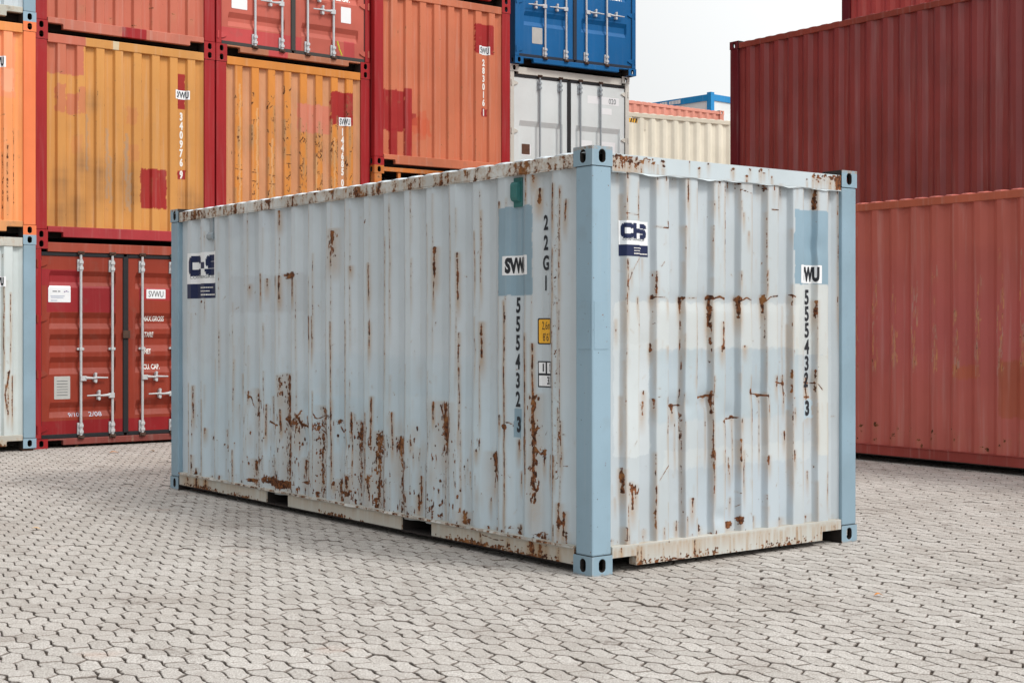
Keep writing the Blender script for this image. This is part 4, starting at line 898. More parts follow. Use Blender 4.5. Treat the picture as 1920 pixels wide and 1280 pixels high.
def p_sill(c):
    r = np.random.default_rng(52)
    for s in np.arange(.17, 2.27, .012):
        k = .95 if .35 < s < 1.55 else .6
        if r.random() < .75*k: c.streak(s+r.uniform(-.01, .01), .158-abs(r.normal(0, .012)), .166, r.uniform(.004, .010), r.uniform(.5, .95)*k, .8)
        if r.random() < .22: c.streak(s, .03+r.uniform(0, .08), .15, r.uniform(.002, .005), r.uniform(.35, .6), 1.2)
    for _ in range(260):
        s = r.choice([.42, .62, .95, 1.6, 1.75])+r.normal(0, .13); c.blob(s, .03+abs(r.normal(0, .022)), r.uniform(.003, .010), r.uniform(.003, .010), r.uniform(.5, .95), .6)
    for s, z0, w_ in ((.235, .10, .007), (.37, .03, .006), (.40, .03, .008), (1.82, .05, .005), (.86, .03, .010)): c.streak(s, z0, .162, w_, .8, 1.0)
def p_srail(c):
    r = np.random.default_rng(53)
    for s in np.arange(.19, 5.87, .018):
        if r.random() < .6: c.streak(s, .148-abs(r.normal(0, .008)), .152, r.uniform(.006, .014), r.uniform(.5, .95), .6)
    for _ in range(620):
        s = r.choice([.55, .9, 1.2, 1.35, 5.55, 5.3, 3.0, 4.6])+r.normal(0, .14); z = .044+abs(r.normal(0, .018))
        c.blob(s, z, r.uniform(.004, .014), r.uniform(.003, .012), r.uniform(.5, 1), .7)
    for s, w_, k in ((.52, .03, .75), (.60, .03, .8), (.46, .02, .6), (5.52, .035, .85), (5.33, .03, .9), (5.70, .05, .6), (1.15, .012, .6), (.85, .015, .6), (.33, .015, .6)): c.streak(s, .05, .150, w_, k, 1.2, .006)
    c.line([(1.13, .125), (1.0, .110), (.90, .114)], .003, .9)
PT = (0.50, 0.49, 0.44)
ffl = Face('end0', 6.058, [(0.1640, 0.0042), (W-0.1640, 0.0042)])
wall('header_skin', ffl, 0.1640, W-0.1640, 2.4475, 2.5535, MATS['painted_panel'], near, 0.006, 0.006, (0.49, 0.56, 0.595), p_head)
wall('sill_skin', Face('end0', 6.058, [(0.3605, 0.0030), (W-0.3605, 0.0030)]), 0.3605, W-0.3605, 0.0355, 0.1635, MATS['painted_panel'], near, 0.006, 0.006, (0.50, 0.515, 0.49), p_sill)
for a_, b_ in ((0.1645, 0.3600), (W-0.3600, W-0.1645)):
    wall('sill_skin', Face('end0', 6.058, [(a_, 0.0030), (b_, 0.0030)]), a_, b_, 0.0955, 0.1635, MATS['painted_panel'], near, 0.006, 0.006, (0.50, 0.515, 0.49), p_sill)
y_ = 0.1805
for g0, g1 in ((1.7315, 2.1145), (3.8015, 4.1695), (5.877, None)):
    wall('rail_skin', Face('side0', 6.058, [(y_, 0.0085), (g0, 0.0085)]), y_, g0, 0.0505, 0.1500, MATS['painted_panel'], near, 0.007, 0.006, PT, p_srail); y_ = g1
# plates welded over the corner post
mb = MB(); mb.box(0.0015, 0.0038, 0.022, 0.140, 1.365, 1.655); mb.build('patch_plate', m_frame, near, 0.001)
mb = MB(); mb.box(0.018, 0.132, 0.0015, 0.0038, 1.365, 1.655); mb.build('patch_plate', m_frame, near, 0.001)

def logo_sticker(face, s, z, w, h, parent, off=0.0015):
    """white sticker: the letters C H S run together over thin wide lettering, navy band below"""
    hb = h*0.32
    o = lay('sticker', face, *rect_poly(w, h-hb), s, z+hb/2, off, MATS['sticker_white'], parent, 'white and navy company sticker')
    lay('sticker_band', face, *rect_poly(w, hb), s, z-h/2+hb/2, off, MATS['sticker_navy'], o)
    lw = w*0.095; H2 = h*0.33; y0 = z+hb/2+h*0.055
    vv, ff = [], []
    def add(pts, wd=lw):
        v, f = ribbon(pts, wd); n = len(vv); vv.extend(v); ff.extend([[a+n for a in q] for q in f])
    cw = w*0.265; r = H2*0.22; x0 = -w*0.425; x1 = x0+cw; t, b = H2/2, -H2/2
    add([(x1, t*0.42), (x1, t-r*.8), (x1-r*.6, t-lw*.1), (x0+r, t-lw*.1), (x0+lw*.3, t-r), (x0+lw*.3, b+r), (x0+r, b+lw*.1), (x1-r*.6, b+lw*.1), (x1, b+r*.8), (x1, b*0.42)])
    xh = -w*0.088; add([(xh, t+lw*.4), (xh, b-lw*.4)]); add([(xh, 0), (w*0.10, 0)])
    s0 = w*0.155; s1 = w*0.41
    add([(s1, t*0.5), (s1, t-r*.7), (s1-r*.5, t-lw*.1), (s0+r*.8, t-lw*.1), (s0+lw*.2, t-r*.7), (s0+lw*.2, r*.5), (s0+r*.6, 0), (s1-r*.6, 0), (s1-lw*.1, -r*.5), (s1-lw*.1, b+r*.7), (s1-r*.6, b+lw*.1), (s0+r*.4, b+lw*.1), (s0, b+r*.6), (s0, b*.5)])
    lay('lettering', face, vv, ff, s, y0, off+0.0012, MATS['sticker_navy'], o)
    letter(face, 'CONTAINERGROUP', s, y0-H2*0.5-h*0.085, h*0.062, MATS['ink_grey'], o, width=w*0.80, off=off+0.0012)
    rr = np.random.default_rng(1)          # three lines of small print on the band
    for k, (yy, ww, hh) in enumerate(((hb*0.22, 0.40, .07), (-hb*0.02, 0.30, .07), (-hb*0.27, 0.58, .10))):
        x = -w*0.12; vv, ff = [], []
        while x < -w*0.12+w*ww:
            cwid = w*rr.uniform(0.018, 0.035); n = len(vv); vv += [(x, yy-hb*hh/2), (x+cwid, yy-hb*hh/2), (x+cwid, yy+hb*hh/2), (x, yy+hb*hh/2)]; ff.append([n, n+1, n+2, n+3]); x += cwid+w*0.008
        lay('small_print', face, vv, ff, s, z-h/2+hb/2, off+0.0012, MATS['ink_white'], o)
    return o
logo_sticker(fe, 0.384, 2.045, 0.296, 0.218, near)
logo_sticker(fs, 5.425, 1.966, 0.61, 0.412, near)
def code_sticker(face, txt, s, z, w, h, parent, mat='ink_black', **kw):
    o = lay('sticker', face, *rect_poly(w, h, 0.006), s, z, 0.0015, MATS['sticker_white'], parent, 'white sticker with black letters', **kw)
    letter(face, txt, s, z, h*0.70, MATS[mat], o, width=w*0.80, off=0.0030, bold=0.008, **kw)
    return o
code_sticker(fs, 'SVWU', 0.785, 1.897, 0.280, 0.125, near)
code_sticker(fe, 'SVWU', 1.981, 1.861, 0.262, 0.125, near)
column(fs, '22G1', 0.502, 2.157, 0.088, 0.127, MATS['ink_black'], near, xs=0.70, bold=0.004)
column(fs, '555432', 0.792, 1.640, 0.094, 0.1210, MATS['ink_black'], near, xs=0.70, bold=0.004)
column(fs, '3', 0.785, 0.872, 0.092, 0.12, MATS['ink_black'], near, xs=0.70, bold=0.006)
column(fe, '555432', 1.982, 1.704, 0.096, 0.1130, MATS['ink_black'], near, xs=0.66, bold=0.004)
column(fe, '3', 1.985, 0.945, 0.094, 0.12, MATS['ink_black'], near, xs=0.66, bold=0.006)
# height sign and classification sign beside the corner, on the side
o = lay('height_sign', fs, *rect_poly(0.150, 0.165, 0.010), 0.497, 1.473, 0.0015, MATS['ink_black'], near, 'yellow height sign with black border')
lay('sign_field', fs, *rect_poly(0.134, 0.149, 0.008), 0.497, 1.473, 0.0022, MATS['sign_yellow'], o)
letter(fs, '2,6m', 0.494, 1.505, 0.050, MATS['ink_black'], o, xs=0.66); letter(fs, "8'6\"", 0.494, 1.437, 0.050, MATS['ink_black'], o, xs=0.70)
o = lay('code_sign', fs, *rect_poly(0.150, 0.165), 0.497, 1.202, 0.0015, MATS['ink_black'], near, 'white sign with black frame and figures')
for a, b, w_, h_ in ((0.040, 0.040, 0.058, 0.068), (-0.035, 0.040, 0.062, 0.068), (0.001, -0.041, 0.134, 0.066)):
    lay('sign_field', fs, *rect_poly(w_, h_), 0.497+a, 1.202+b, 0.0022, MATS['sticker_white'], o)
letter(fs, 'i', 0.530, 1.244, 0.048, MATS['ink_black'], o, xs=0.9, bold=0.004); letter(fs, 'C', 0.458, 1.244, 0.048, MATS['ink_black'], o, xs=0.62, bold=0.002)
letter(fs, '33', 0.470, 1.163, 0.048, MATS['ink_black'], o, xs=0.68, bold=0.002)
# ventilators under the top rail
plain('vent_green', (0.035, 0.155, 0.150), 0.5, var=0.2); plain('vent_grey', (0.30, 0.35, 0.38), 0.5, var=0.2)
mb = MB(); mb.box(0.040, 0.052, 0.742, 0.832, 2.272, 2.462); mb.prism([(0.046, 2.300), (0.012, 2.315), (0.004, 2.335), (0.004, 2.415), (0.012, 2.430), (0.046, 2.440)], 1, 0.752, 0.822)
mb.build('ventilator', MATS['vent_green'], near, 0.003)['label'] = 'dark green ventilator box'
mb = MB(); mb.box(0.016, 0.046, 5.195, 5.262, 2.285, 2.475); mb.prism([(0.020, 2.270), (-0.004, 2.290), (-0.004, 2.320), (0.020, 2.345)], 1, 5.185, 5.285)
mb.build('ventilator', MATS['vent_grey'], near, 0.003)['label'] = 'small grey ventilator'
# ------------------------------------------------------------------ the stacks behind
H1, HC = 2.591, 2.896
GS = 'containers stacked at the far left'; GR = 'containers stacked at the right'
DR = (0.315, 0.015, 0.018)     # dark red frame paint
SAL = (0.50, 0.140, 0.088)     # faded salmon
YEL = (0.580, 0.270, 0.075)
ORY = (0.600, 0.225, 0.045)
TAN = (0.560, 0.265, 0.130)
def at(o, deg, s, d=0.0):
    t = R(deg); return (o[0]+s*math.cos(t)-d*math.sin(t), o[1]+s*math.sin(t)+d*math.cos(t))
O1 = (-5.875, 17.865); A1 = 38.33
O2 = at(O1, A1, W+0.012); O3 = (-1.975, 20.83); A3 = 36.8
O4 = (-0.03, 23.6); A4 = 32.8
O0 = at((-5.80, 17.69), A1, -W)
m_dr = paint('dark_red_frame', DR, rust=0.04, fade=0.06, streak=0.05, dirt=0.08, chips=0.3, seed=6)
m_sal_head = paint('salmon_rail', (0.47, 0.15, 0.10), rust=0.16, fade=0.12, streak=0.15, dirt=0.25, chips=0.7, seed=7, boxes=[(1.14, 1.47, 0, 0.3, DR)])
m_galv = MATS['galvanised']

def general_wear(c, seed, n=60, k=0.8, z1=2.4, dirt=0.5):
    r = np.random.default_rng(seed)
    for _ in range(n):
        s, z = r.uniform(0.2, 2.25), r.uniform(0.2, z1); kk = r.uniform(0.45, k)
        if r.random() < 0.6: c.streak(s, z, z+r.uniform(0.02, 0.10), r.uniform(.004, .008), kk, 0.3, 0.003)
        else: c.line([(s, z), (s+r.uniform(-.05, .05), z+r.uniform(-.03, .04))], 0.004, kk)
    for cc in END_C:
        for e in (-.055, .055):
            for z in np.arange(.2, 2.2, .25):
                if r.random() < 0.35: c.streak(cc+e, z, z+r.uniform(.04, .25), .004, r.uniform(.4, .62), .25, .003)

# -- stack one: red doors on the ground, yellow end, salmon end
def p_yellow(c):
    c.rect(0.15, 0.625, 2.07, 2.6, SAL, 0.92, 0.004)
    c.rect(0.275, 0.40, 1.60, 1.95, SAL, 0.65, 0.02); c.rect(0.42, 0.56, 1.58, 1.84, SAL, 0.75, 0.012); c.rect(0.56, 0.66, 1.60, 1.93, SAL, 0.6, 0.015)
    for s, z, a in ((1.28, 1.62, .3), (1.3, 1.15, .25), (0.55, 1.2, .2)): c.rect(s-.06, s+.06, z-.1, z+.12, SAL, a, 0.02)
    c.rect(1.910, 2.025, 1.78, 2.25, DR, 0.97, 0.004); c.rect(1.90, 2.03, 0.862, 0.975, DR, 0.97, 0.003); c.rect(1.385, 1.765, 0.45, 0.965, DR, 0.97, 0.012)
    r = np.random.default_rng(21)
    for s, z, rs, rz, k in ((0.75, 1.75, .10, .12, .55), (0.35, .75, .12, .25, .6), (.62, .95, .10, .22, .65), (.85, .8, .12, .3, .6), (.33, .35, .12, .2, .55), (.55, .4, .15, .25, .5), (1.15, .75, .10, .3, .5), (2.05, .55, .14, .18, .6), (1.3, .7, .10, .25, .45), (2.2, .5, .08, .2, .5)):
        J, I = c.win(s-2*rs, s+2*rs, z-2*rz, z+2*rz); S, Z = c.S[I][None, :], c.Z[J][:, None]
        m_ = np.clip(1.1*k*np.exp(-((S-s)/rs)**2-((Z-z)/rz)**2)*(0.75+0.35*vnoise(S*9, s*9)+0.3*vnoise(Z*2.5, s*5)), 0, .8)[..., None]; c.tint[J, I] = c.tint[J, I]*(1-m_)+np.array((0.22, 0.10, 0.04))*m_
        c.grime[J, I] = np.maximum(c.grime[J, I], 0.3*k*np.exp(-((S-s)/rs)**2-((Z-z)/rz)**2)*(0.7+0.3*vnoise(S*8, s*3)))
    for s, z0, z1 in ((0.95, .55, 1.45), (1.00, .5, 1.1), (1.22, .45, 1.4), (1.20, .8, 1.3), (1.26, .4, .9), (.68, .9, 1.6)):
        c.rect(s-.018, s+.018, z0, z1, (0.33, 0.27, 0.21), 0.45, 0.012)
    general_wear(c, 3, 45, 0.75)
def p_orangeyellow(c):
    for cc in np.arange(0.2, 2.4, 0.001): pass
    J = slice(0, len(c.Z))
    inner = np.ones(len(c.S), bool)
    for cc in END_C: inner &= ~((c.S > cc-0.063) & (c.S < cc+0.072))
    c.tint[:, inner] = np.array(TAN)
    c.tint[:, :] *= (1+0.06*vnoise(c.Z[:, None]*1.3+c.S[None, :]*2, 5)[..., None])
    c.rect(1.27, 1.79, 1.63, 2.03, (0.60, 0.20, 0.13), 0.95, 0.012); c.rect(1.79, 2.17, 1.78, 2.25, DR, 0.97, 0.012)
    r = np.random.default_rng(31)
    heavy = {1: .5, 2: 1.0, 3: 1.0, 4: 1.6, 5: 1.4, 6: 1.3, 7: .8, 0: .5}
    for k, cc in enumerate(END_C):
        for _ in range(int(24*heavy[k])):
            z = r.uniform(0.3, 1.75 if k in (4, 5, 6) else 2.2); s = cc+r.uniform(-.055, .055); pts = [(s, z)]
            for _ in range(r.integers(1, 4)): s = np.clip(s+r.uniform(-.035, .035), cc-.06, cc+.06); z += r.uniform(-.05, .06); pts.append((s, z))
            c.line(pts, r.uniform(.0035, .006), r.uniform(.6, .95))
        for _ in range(int(9*heavy[k])):
            z = r.uniform(.4, 1.7); c.streak(cc+r.choice([-.05, .05, 0]), z, z+r.uniform(.05, .3), r.uniform(.005, .010), r.uniform(.4, .7), 1.3)
        if k in (0, 1, 2, 3):
            z = (1.05, 1.02, 1.0, 1.3)[k]; c.line([(cc-.05, z), (cc+.06, z-.01)], .005, .95); c.line([(cc-.05, z-.12), (cc+.06, z-.13)], .004, .9)
    for s, z0, z1 in ((0.36, .2, 2.2), (.62, .2, 1.9), (.85, .3, 1.5), (1.55, .3, 1.3), (1.85, .3, 1.6)):
        c.rect(s-.012, s+.016, z0, z1, (0.66, 0.42, 0.22), 0.5, 0.01)
    general_wear(c, 8, 60, 0.85)
def p_salmon(c):
    J = slice(0, len(c.Z)); general_wear(c, 12, 40, 0.7)
    for s, z in ((1.85, .42), (2.1, .38), (1.0, .25), (1.3, .2), (.6, .35)): c.blob(s, z, .03, .015, .5, .5)
def p_s3(c):
    c.rect(1.79, 2.13, 1.815, 2.256, DR, 0.97, 0.008); c.rect(1.90, 2.03, 0.86, 0.985, DR, 0.97, 0.004)
    c.rect(0.15, 0.53, 0.52, 1.11, DR, 0.95, 0.006); c.rect(0.275, 0.405, 0.12, 0.55, DR, 0.95, 0.006); c.rect(0.53, 0.653, 0.13, 1.15, DR, 0.95, 0.006)
    c.rect(0.653, 0.76, 0.62, 0.80, DR, 0.8, 0.01); c.rect(0.68, 1.0, 0.50, 0.74, (0.56, 0.10, 0.045), 0.6, 0.03); c.rect(0.78, 0.92, 0.42, 0.84, (0.56, 0.10, 0.045), 0.5, 0.02)
    general_wear(c, 14, 35, 0.7)
def p_s0_orange(c):
    for cc in END_C: c.soft(cc-.05, cc+.05, .2, 2.4, (1.0, 0.93, 0.95), .004, .2)
    c.rect(1.9, 2.2, 1.65, 2.45, (0.86, 0.30, 0.16), 0.7, .01); c.rect(2.03, 2.18, 1.72, 2.0, (0.88, 0.40, 0.24), 0.8, .01)
    c.streak(2.09, .3, 1.1, .012, .75, .6); c.streak(2.18, .25, 1.3, .006, .7, .5); c.streak(2.04, .2, 1.0, .006, .7, .5)
    general_wear(c, 16, 70, 0.85)
def p_s0_blue(c):
    c.tint[:, :] *= np.array([1.05, 1.04, 0.97])
    for s, z0, z1, w in ((2.10, .4, .95, .008), (2.15, .35, .9, .01), (2.07, .5, .8, .006), (2.13, 1.1, 1.9, .004), (2.05, 1.0, 2.0, .004)): c.streak(s, z0, z1, w, .9, .7)
    c.line([(2.12, .95), (2.06, .65), (2.10, .42)], .007, 1); general_wear(c, 17, 80, .85)

door_bands = None
def red_doors(seed, boxes=()):
    return paint('red_door_%d' % seed, (0.265, 0.038, 0.020) if seed == 1 else (0.47, 0.110, 0.078), rust=0.05, fade=0.10, streak=0.03, dirt=0.16, chips=0.35, seed=seed,
                 boxes=boxes)
m_door1 = red_doors(1, [(0.17, 1.06, 1.70, 2.03, (0.27, 0.018, 0.022)), (0.0, 0.60, 2.03, 2.23, (0.28, 0.020, 0.024)), (1.38, 2.3, 1.86, 2.02, (0.34, 0.035, 0.036)), (0.0, 2.44, 0.0, 0.345, (0.25, 0.013, 0.016))])
m_door2 = red_doors(2, [(0.0, 1.33, 0.0, 0.365, (0.48, 0.065, 0.065)), (2.02, 2.20, 0.13, 0.40, (0.44, 0.06, 0.06))])
m_hdoor1 = paint('red_door_header', (0.31, 0.060, 0.034), rust=0.12, dirt=0.2, seed=8)
m_sdoor1 = paint('worn_door_sill', (0.22, 0.055, 0.045), rust=0.32, dirt=0.4, seed=9)
m_s3 = paint('orange_red_panel', (0.54, 0.160, 0.080), rust=0.05, seed=10)

c1, f1 = container('shipping_container', 'red container with double doors on the ground, left of the near container', (*O1, 0), A1,
    frame=m_dr, panel=m_door1, rail=m_dr, headm=m_hdoor1, sillm=m_sdoor1, end0='door', group=GS,
    door_args=dict(mat=m_door1, rodm=m_galv, gasket=MATS['rubber'], handle_z=(0.640, 0.862)))
fd = f1['end0']; zk = dict(zdepth=fd.zd, zbreaks=fd.zp)
def dsticker(fd, s, z, w, h, mat, parent, label=None, name='sticker', off=0.0015):
    return lay(name, fd, *rect_poly(w, h, 0.008), s, z, off, MATS[mat], parent, label, zdepth=fd.zd, zbreaks=fd.zp)
def dletter(fd, txt, s, z, h, mat, parent, off=0.003, **kw):
    return letter(fd, txt, s, z, h, MATS[mat], parent, off=off, zdepth=fd.zd, zbreaks=fd.zp, **kw)
plain('print_pale', (0.45, 0.50, 0.60), 0.5); plain('print_purple', (0.12, 0.05, 0.22), 0.5)
o = dsticker(fd, 0.320, 1.915, 0.285, 0.205, 'sticker_white', c1, 'white notice sticker with a small purple emblem')
dletter(fd, 'WARNING', 0.265, 1.948, 0.016, 'ink_grey', o, width=0.13) if False else None
for k, (a, b, w_, mt) in enumerate(((-.060, .033, .055, 'ink_grey'), (-.005, .033, .030, 'ink_grey'), (.090, .036, .020, 'print_purple'), (.112, .030, .022, 'print_pale'), (.066, .030, .018, 'print_purple'), (-.025, -.025, .18, 'print_pale'), (-.030, -.045, .16, 'print_pale'), (-.070, -.080, .08, 'print_pale'))):
    lay('small_print', fd, *rect_poly(w_, 0.011), 0.320+a, 1.915+b, 0.0028, MATS[mt], o)
o = dsticker(fd, 1.605, 1.933, 0.265, 0.120, 'sticker_white', c1, 'white sticker with four black letters')
dletter(fd, 'SVWU', 1.605, 1.933, 0.078, 'ink_black', o, width=0.205)
dletter(fd, 'MAX.GROSS', 1.582, 1.612, 0.064, 'ink_white', c1, width=0.290, bold=0.002)
dletter(fd, 'TARE', 1.505, 1.407, 0.064, 'ink_white', c1, width=0.125, bold=0.002)
dletter(fd, 'NET', 1.488, 1.190, 0.062, 'ink_white', c1, width=0.092, bold=0.002)
dletter(fd, 'CU. CAP.', 1.553, 0.990, 0.062, 'ink_white', c1, width=0.225, bold=0.002)
dletter(fd, '9/10', 0.505, 0.405, 0.050, 'print_pale', c1, width=0.14); dletter(fd, '2/08', 0.785, 0.405, 0.055, 'print_pale', c1, width=0.17)
o = dsticker(fd, 0.354, 0.747, 0.205, 0.285, 'plate_grey', c1, 'grey metal data plate', 'data_plate', 0.003)
for k in range(6): lay('small_print', fd, *rect_poly(0.14, 0.006), 0.354, 0.83-k*0.035, 0.0042, MATS['ink_grey'], o)
dsticker(fd, 1.275, 1.505, 0.040, 0.022, 'sticker_white', c1)

hd = dict(frame=m_dr, group=GS)
m_y = paint('yellow_panel', YEL, rust=0.06, seed=11)
m_yhead = paint('yellow_header', YEL, rust=0.05, fade=.06, dirt=.05, seed=12, boxes=[(0, 0.66, 0, 9, SAL), (1.02, 1.10, 0, 9, (0.62, 0.50, 0.33))])
m_drsill = paint('dark_red_sill', (0.36, 0.036, 0.042), rust=0.06, dirt=0.08, seed=13)
c, f = container('shipping_container', 'yellow container in dark red frame with salmon and red patches, above the red doors', (*O1, H1), A1,
    panel=m_y, rail=m_drsill, headm=m_yhead, sillm=m_drsill, res={'end0': (0.012, 0.014)}, tints={'end0': YEL}, painters={'end0': p_yellow}, **hd)
fc = f['end0']
def mark(fc, par, s_st, z_st, txt, s, z, step, chk, zc, w=0.20, h=0.118, letters='SVWU'):
    o = lay('sticker', fc, *rect_poly(w, h, 0.006), s_st, z_st, 0.0015, MATS['sticker_white'], par, 'white sticker with black letters')
    letter(fc, letters, s_st, z_st, h*0.70, MATS['ink_grey'], o, width=w*0.86, off=0.003, bold=0.003)
    column(fc, txt, s, z, 0.094, step, MATS['ink_white'], par, xs=0.64, bold=0.007)
    if chk: column(fc, chk, s, zc, 0.094, 0.1, MATS['ink_white'], par, xs=0.64, bold=0.007)
mark(fc, c, 1.976, 1.970, '340976', 1.972, 1.683, 0.1205, '9', 0.918, w=0.254)

c, f = container('shipping_container', 'salmon red container end with ribs, topmost of the stack above the yellow one', (*O1, 2*H1), A1,
    panel=m_s3, rail=m_sal_head, headm=m_sal_head, sillm=m_sal_head, res={'end0': (0.014, 0.02)}, tints={'end0': SAL}, painters={'end0': p_salmon}, **hd)

# -- stack two
m_plain_red = paint('plain_red', (0.36, 0.06, 0.045), rust=0.05, seed=14)
c, f = container('shipping_container', 'dull red container hidden behind the near container, under the orange-yellow one', (*O2, 0), A1, panel=m_plain_red, **hd)
m_oyhead = paint('orange_header', ORY, rust=0.12, fade=.08, dirt=.1, seed=15)
c, f = container('shipping_container', 'orange-yellow container with many rust scratches in a dark red frame', (*O2, H1), A1,
    panel=m_oyhead, rail=m_oyhead, headm=m_oyhead, sillm=m_drsill, res={'end0': (0.010, 0.012)}, tints={'end0': ORY}, painters={'end0': p_orangeyellow}, **hd)
mark(f['end0'], c, 2.036, 1.835, '144685', 2.005, 1.689, 0.1135, '0', 0.965, w=0.20, h=0.120)
m_door2h = paint('salmon_sill', (0.40, 0.155, 0.085), rust=0.30, dirt=0.3, seed=16, boxes=[(0.80, 1.10, 0, 0.3, (0.46, 0.06, 0.06))])
c, f = container('shipping_container', 'salmon container with double doors and pale locking rods, above the orange-yellow one', (*O2, 2*H1), A1,
    panel=m_door2, rail=m_dr, headm=m_door2h, sillm=m_door2h, end0='door',
    door_args=dict(mat=m_door2, rodm=plain('rod_white', (0.52, 0.54, 0.56), 0.5), gasket=plain('old_rubber', (0.05, 0.048, 0.045), 0.8), handle_z=(0.770, 0.935)), **hd)
fd = f['end0']
dsticker(fd, 0.360, 0.745, 0.235, 0.250, 'sticker_white', c, 'white plate', 'data_plate', .003); dsticker(fd, 2.045, 0.760, 0.165, 0.225, 'sticker_white', c, 'white notice')
dletter(fd, 'CU. CAP.', 2.00, 0.985, 0.060, 'ink_white', c, width=0.24, bold=0.006)
strap = MB()
plain('strap_yellow', (0.62, 0.60, 0.05), 0.5)
for (a, b), (p, q) in zip(((1.868, .36), (1.885, .31), (1.91, .24)), ((1.885, .31), (1.91, .24), (1.945, .17))): strap.tube((a, -0.03, b), (p, -0.02, q), 0.010, 6)
strap.build('strap', MATS['strap_yellow'], c)['label'] = 'yellow strap tied to the locking rod'

# -- stack three: folded rack between a container and the orange-red one
c, f = container('shipping_container', 'dull brown-red container hidden low behind the near one, carrying the half-height rack', (*O3, 0), A3, frame=m_dr, panel=m_plain_red, group=GS)
RH = 1.245
m_rack = paint('orange_rack', (0.46, 0.145, 0.032), rust=0.50, fade=.2, dirt=.3, chips=1, seed=17)
rack = thing('half_height_rack', 'rusty orange half-height rack squeezed under the orange-red container', 'cargo rack', (*O3, H1), R(A3))
castings(rack, 6.058, RH, m_rack)
for x0 in (0.004, W-0.124):
    for y0 in (0.004, 6.058-0.124): MB().box(x0, x0+0.12, y0, y0+0.12, 0.118, RH-0.118).build('corner_post', m_rack, rack, 0.006)
for y0 in (0.010, 6.058-0.060):
    MB().box(0.163, W-0.163, y0, y0+0.05, RH-0.080, RH-0.02).build('top_beam', m_rack, rack, 0.004)
    MB().box(0.163, W-0.163, y0, y0+0.05, 0.02, 0.15).build('floor_beam', m_rack, rack, 0.004)
for x0 in (0.010, W-0.060):
    MB().box(x0, x0+0.05, 0.179, 5.879, RH-0.080, RH-0.02).build('top_beam', m_rack, rack, 0.004)
    MB().box(x0, x0+0.05, 0.179, 5.879, 0.02, 0.15).build('floor_beam', m_rack, rack, 0.004)
for s in (0.42, 0.80, 1.30, 1.75): MB().box(s, s+0.045, 0.030, 0.075, 0.15, RH-0.080).build('stanchion', m_rack, rack, 0.003)
MB().box(0.163, 0.42, 0.030, 0.060, RH-0.36, RH-0.32).build('cross_bar', m_rack, rack, 0.003)
MB().box(0.80, 1.75, 0.040, 0.062, RH-0.30, RH-0.255).build('cross_bar', m_rack, rack, 0.003)
MB().box(0.07, W-0.07, 0.09, 5.95, 0.12, 0.15).build('deck', m_rack, rack)
MB().box(0.07, W-0.07, 1.1, 1.14, 0.15, RH-0.09).build('bulkhead', paint('rack_back', (0.16, 0.045, 0.03), rust=.3, seed=18), rack)
def crumple(name, label, c, size, seed, mat, cat, group=None):
    bm = bmesh.new(); bmesh.ops.create_icosphere(bm, subdivisions=4, radius=1.0); r = np.random.default_rng(seed)
    D = r.normal(0, 1, (14, 3)); D /= np.linalg.norm(D, axis=1)[:, None]; K = r.uniform(2, 7, 14)
    for v in bm.verts:
        n = np.array(v.co); n /= np.linalg.norm(n); k = 1+0.10*np.sum(np.abs(np.sin(D@n*K)))/3-0.18*abs(math.sin(5*n[0]+3*n[2]))
        v.co = Vector((n[0]*size[0]*k, n[1]*size[1]*k, n[2]*size[2]*k))
    zmin = min(v.co.z for v in bm.verts)
    for v in bm.verts: v.co.z -= zmin
    me = bpy.data.meshes.new(name); bm.to_mesh(me); bm.free(); me.materials.append(mat)
    o = link(name, me); p = at(O3, A3, c[0], c[1]); o.location = (*p, H1+c[2]); o.rotation_euler = (0, 0, R(A3)); tag(o, label, cat, group)
    return o
plain('tarp_white', (0.58, 0.55, 0.50), 0.8, var=0.25, scale=9); plain('board_blue', (0.42, 0.47, 0.56), 0.6, var=0.4, scale=14)
mb = MB(); mb.box(-0.55, 0.55, -0.22, 0.22, 0, 0.62); mb.box(-0.50, 0.50, -0.18, 0.18, 0.62, 0.66)
crate = mb.build('packing_case', plain('dark_wood', (0.11, 0.05, 0.03), 0.8, var=.5)); p = at(O3, A3, 0.80, 0.50); crate.location = (*p, H1+0.15); crate.rotation_euler = (0, 0, R(A3))
tag(crate, 'dark wooden case inside the orange rack, under the crumpled sheets', 'crate')
crumple('crumpled_sheet', 'crumpled white plastic sheet in the rack, left of the blue-white one', (0.56, 0.42, 0.81), (0.20, 0.14, 0.11), 2, MATS['tarp_white'], 'plastic sheet')
crumple('crumpled_sheet', 'blue and white crumpled sheet in the rack, right of the plain white one', (0.98, 0.46, 0.81), (0.17, 0.12, 0.075), 5, MATS['board_blue'], 'plastic sheet')
m_s3rail = paint('orange_red_rail', (0.50, 0.155, 0.080), rust=0.20, dirt=.2, chips=.8, seed=19)
c, f = container('shipping_container', 'tall orange-red container end with white figures 283016, standing on the half-height rack', (*O3, H1+RH), A3,
    panel=m_s3, rail=m_s3rail, headm=m_s3rail, sillm=m_s3rail, res={'end0': (0.013, 0.016)}, tints={'end0': (0.545, 0.165, 0.085)}, painters={'end0': p_s3}, **hd)
mark(f['end0'], c, 1.961, 1.865, '283016', 1.968, 1.683, 0.1215, '1', 0.928, w=0.252, h=0.130)

container('shipping_container', 'dark red container above the orange-red one, only its lowest rail at the picture top', (*O3, 2*H1+RH), A3, panel=m_plain_red, **hd)
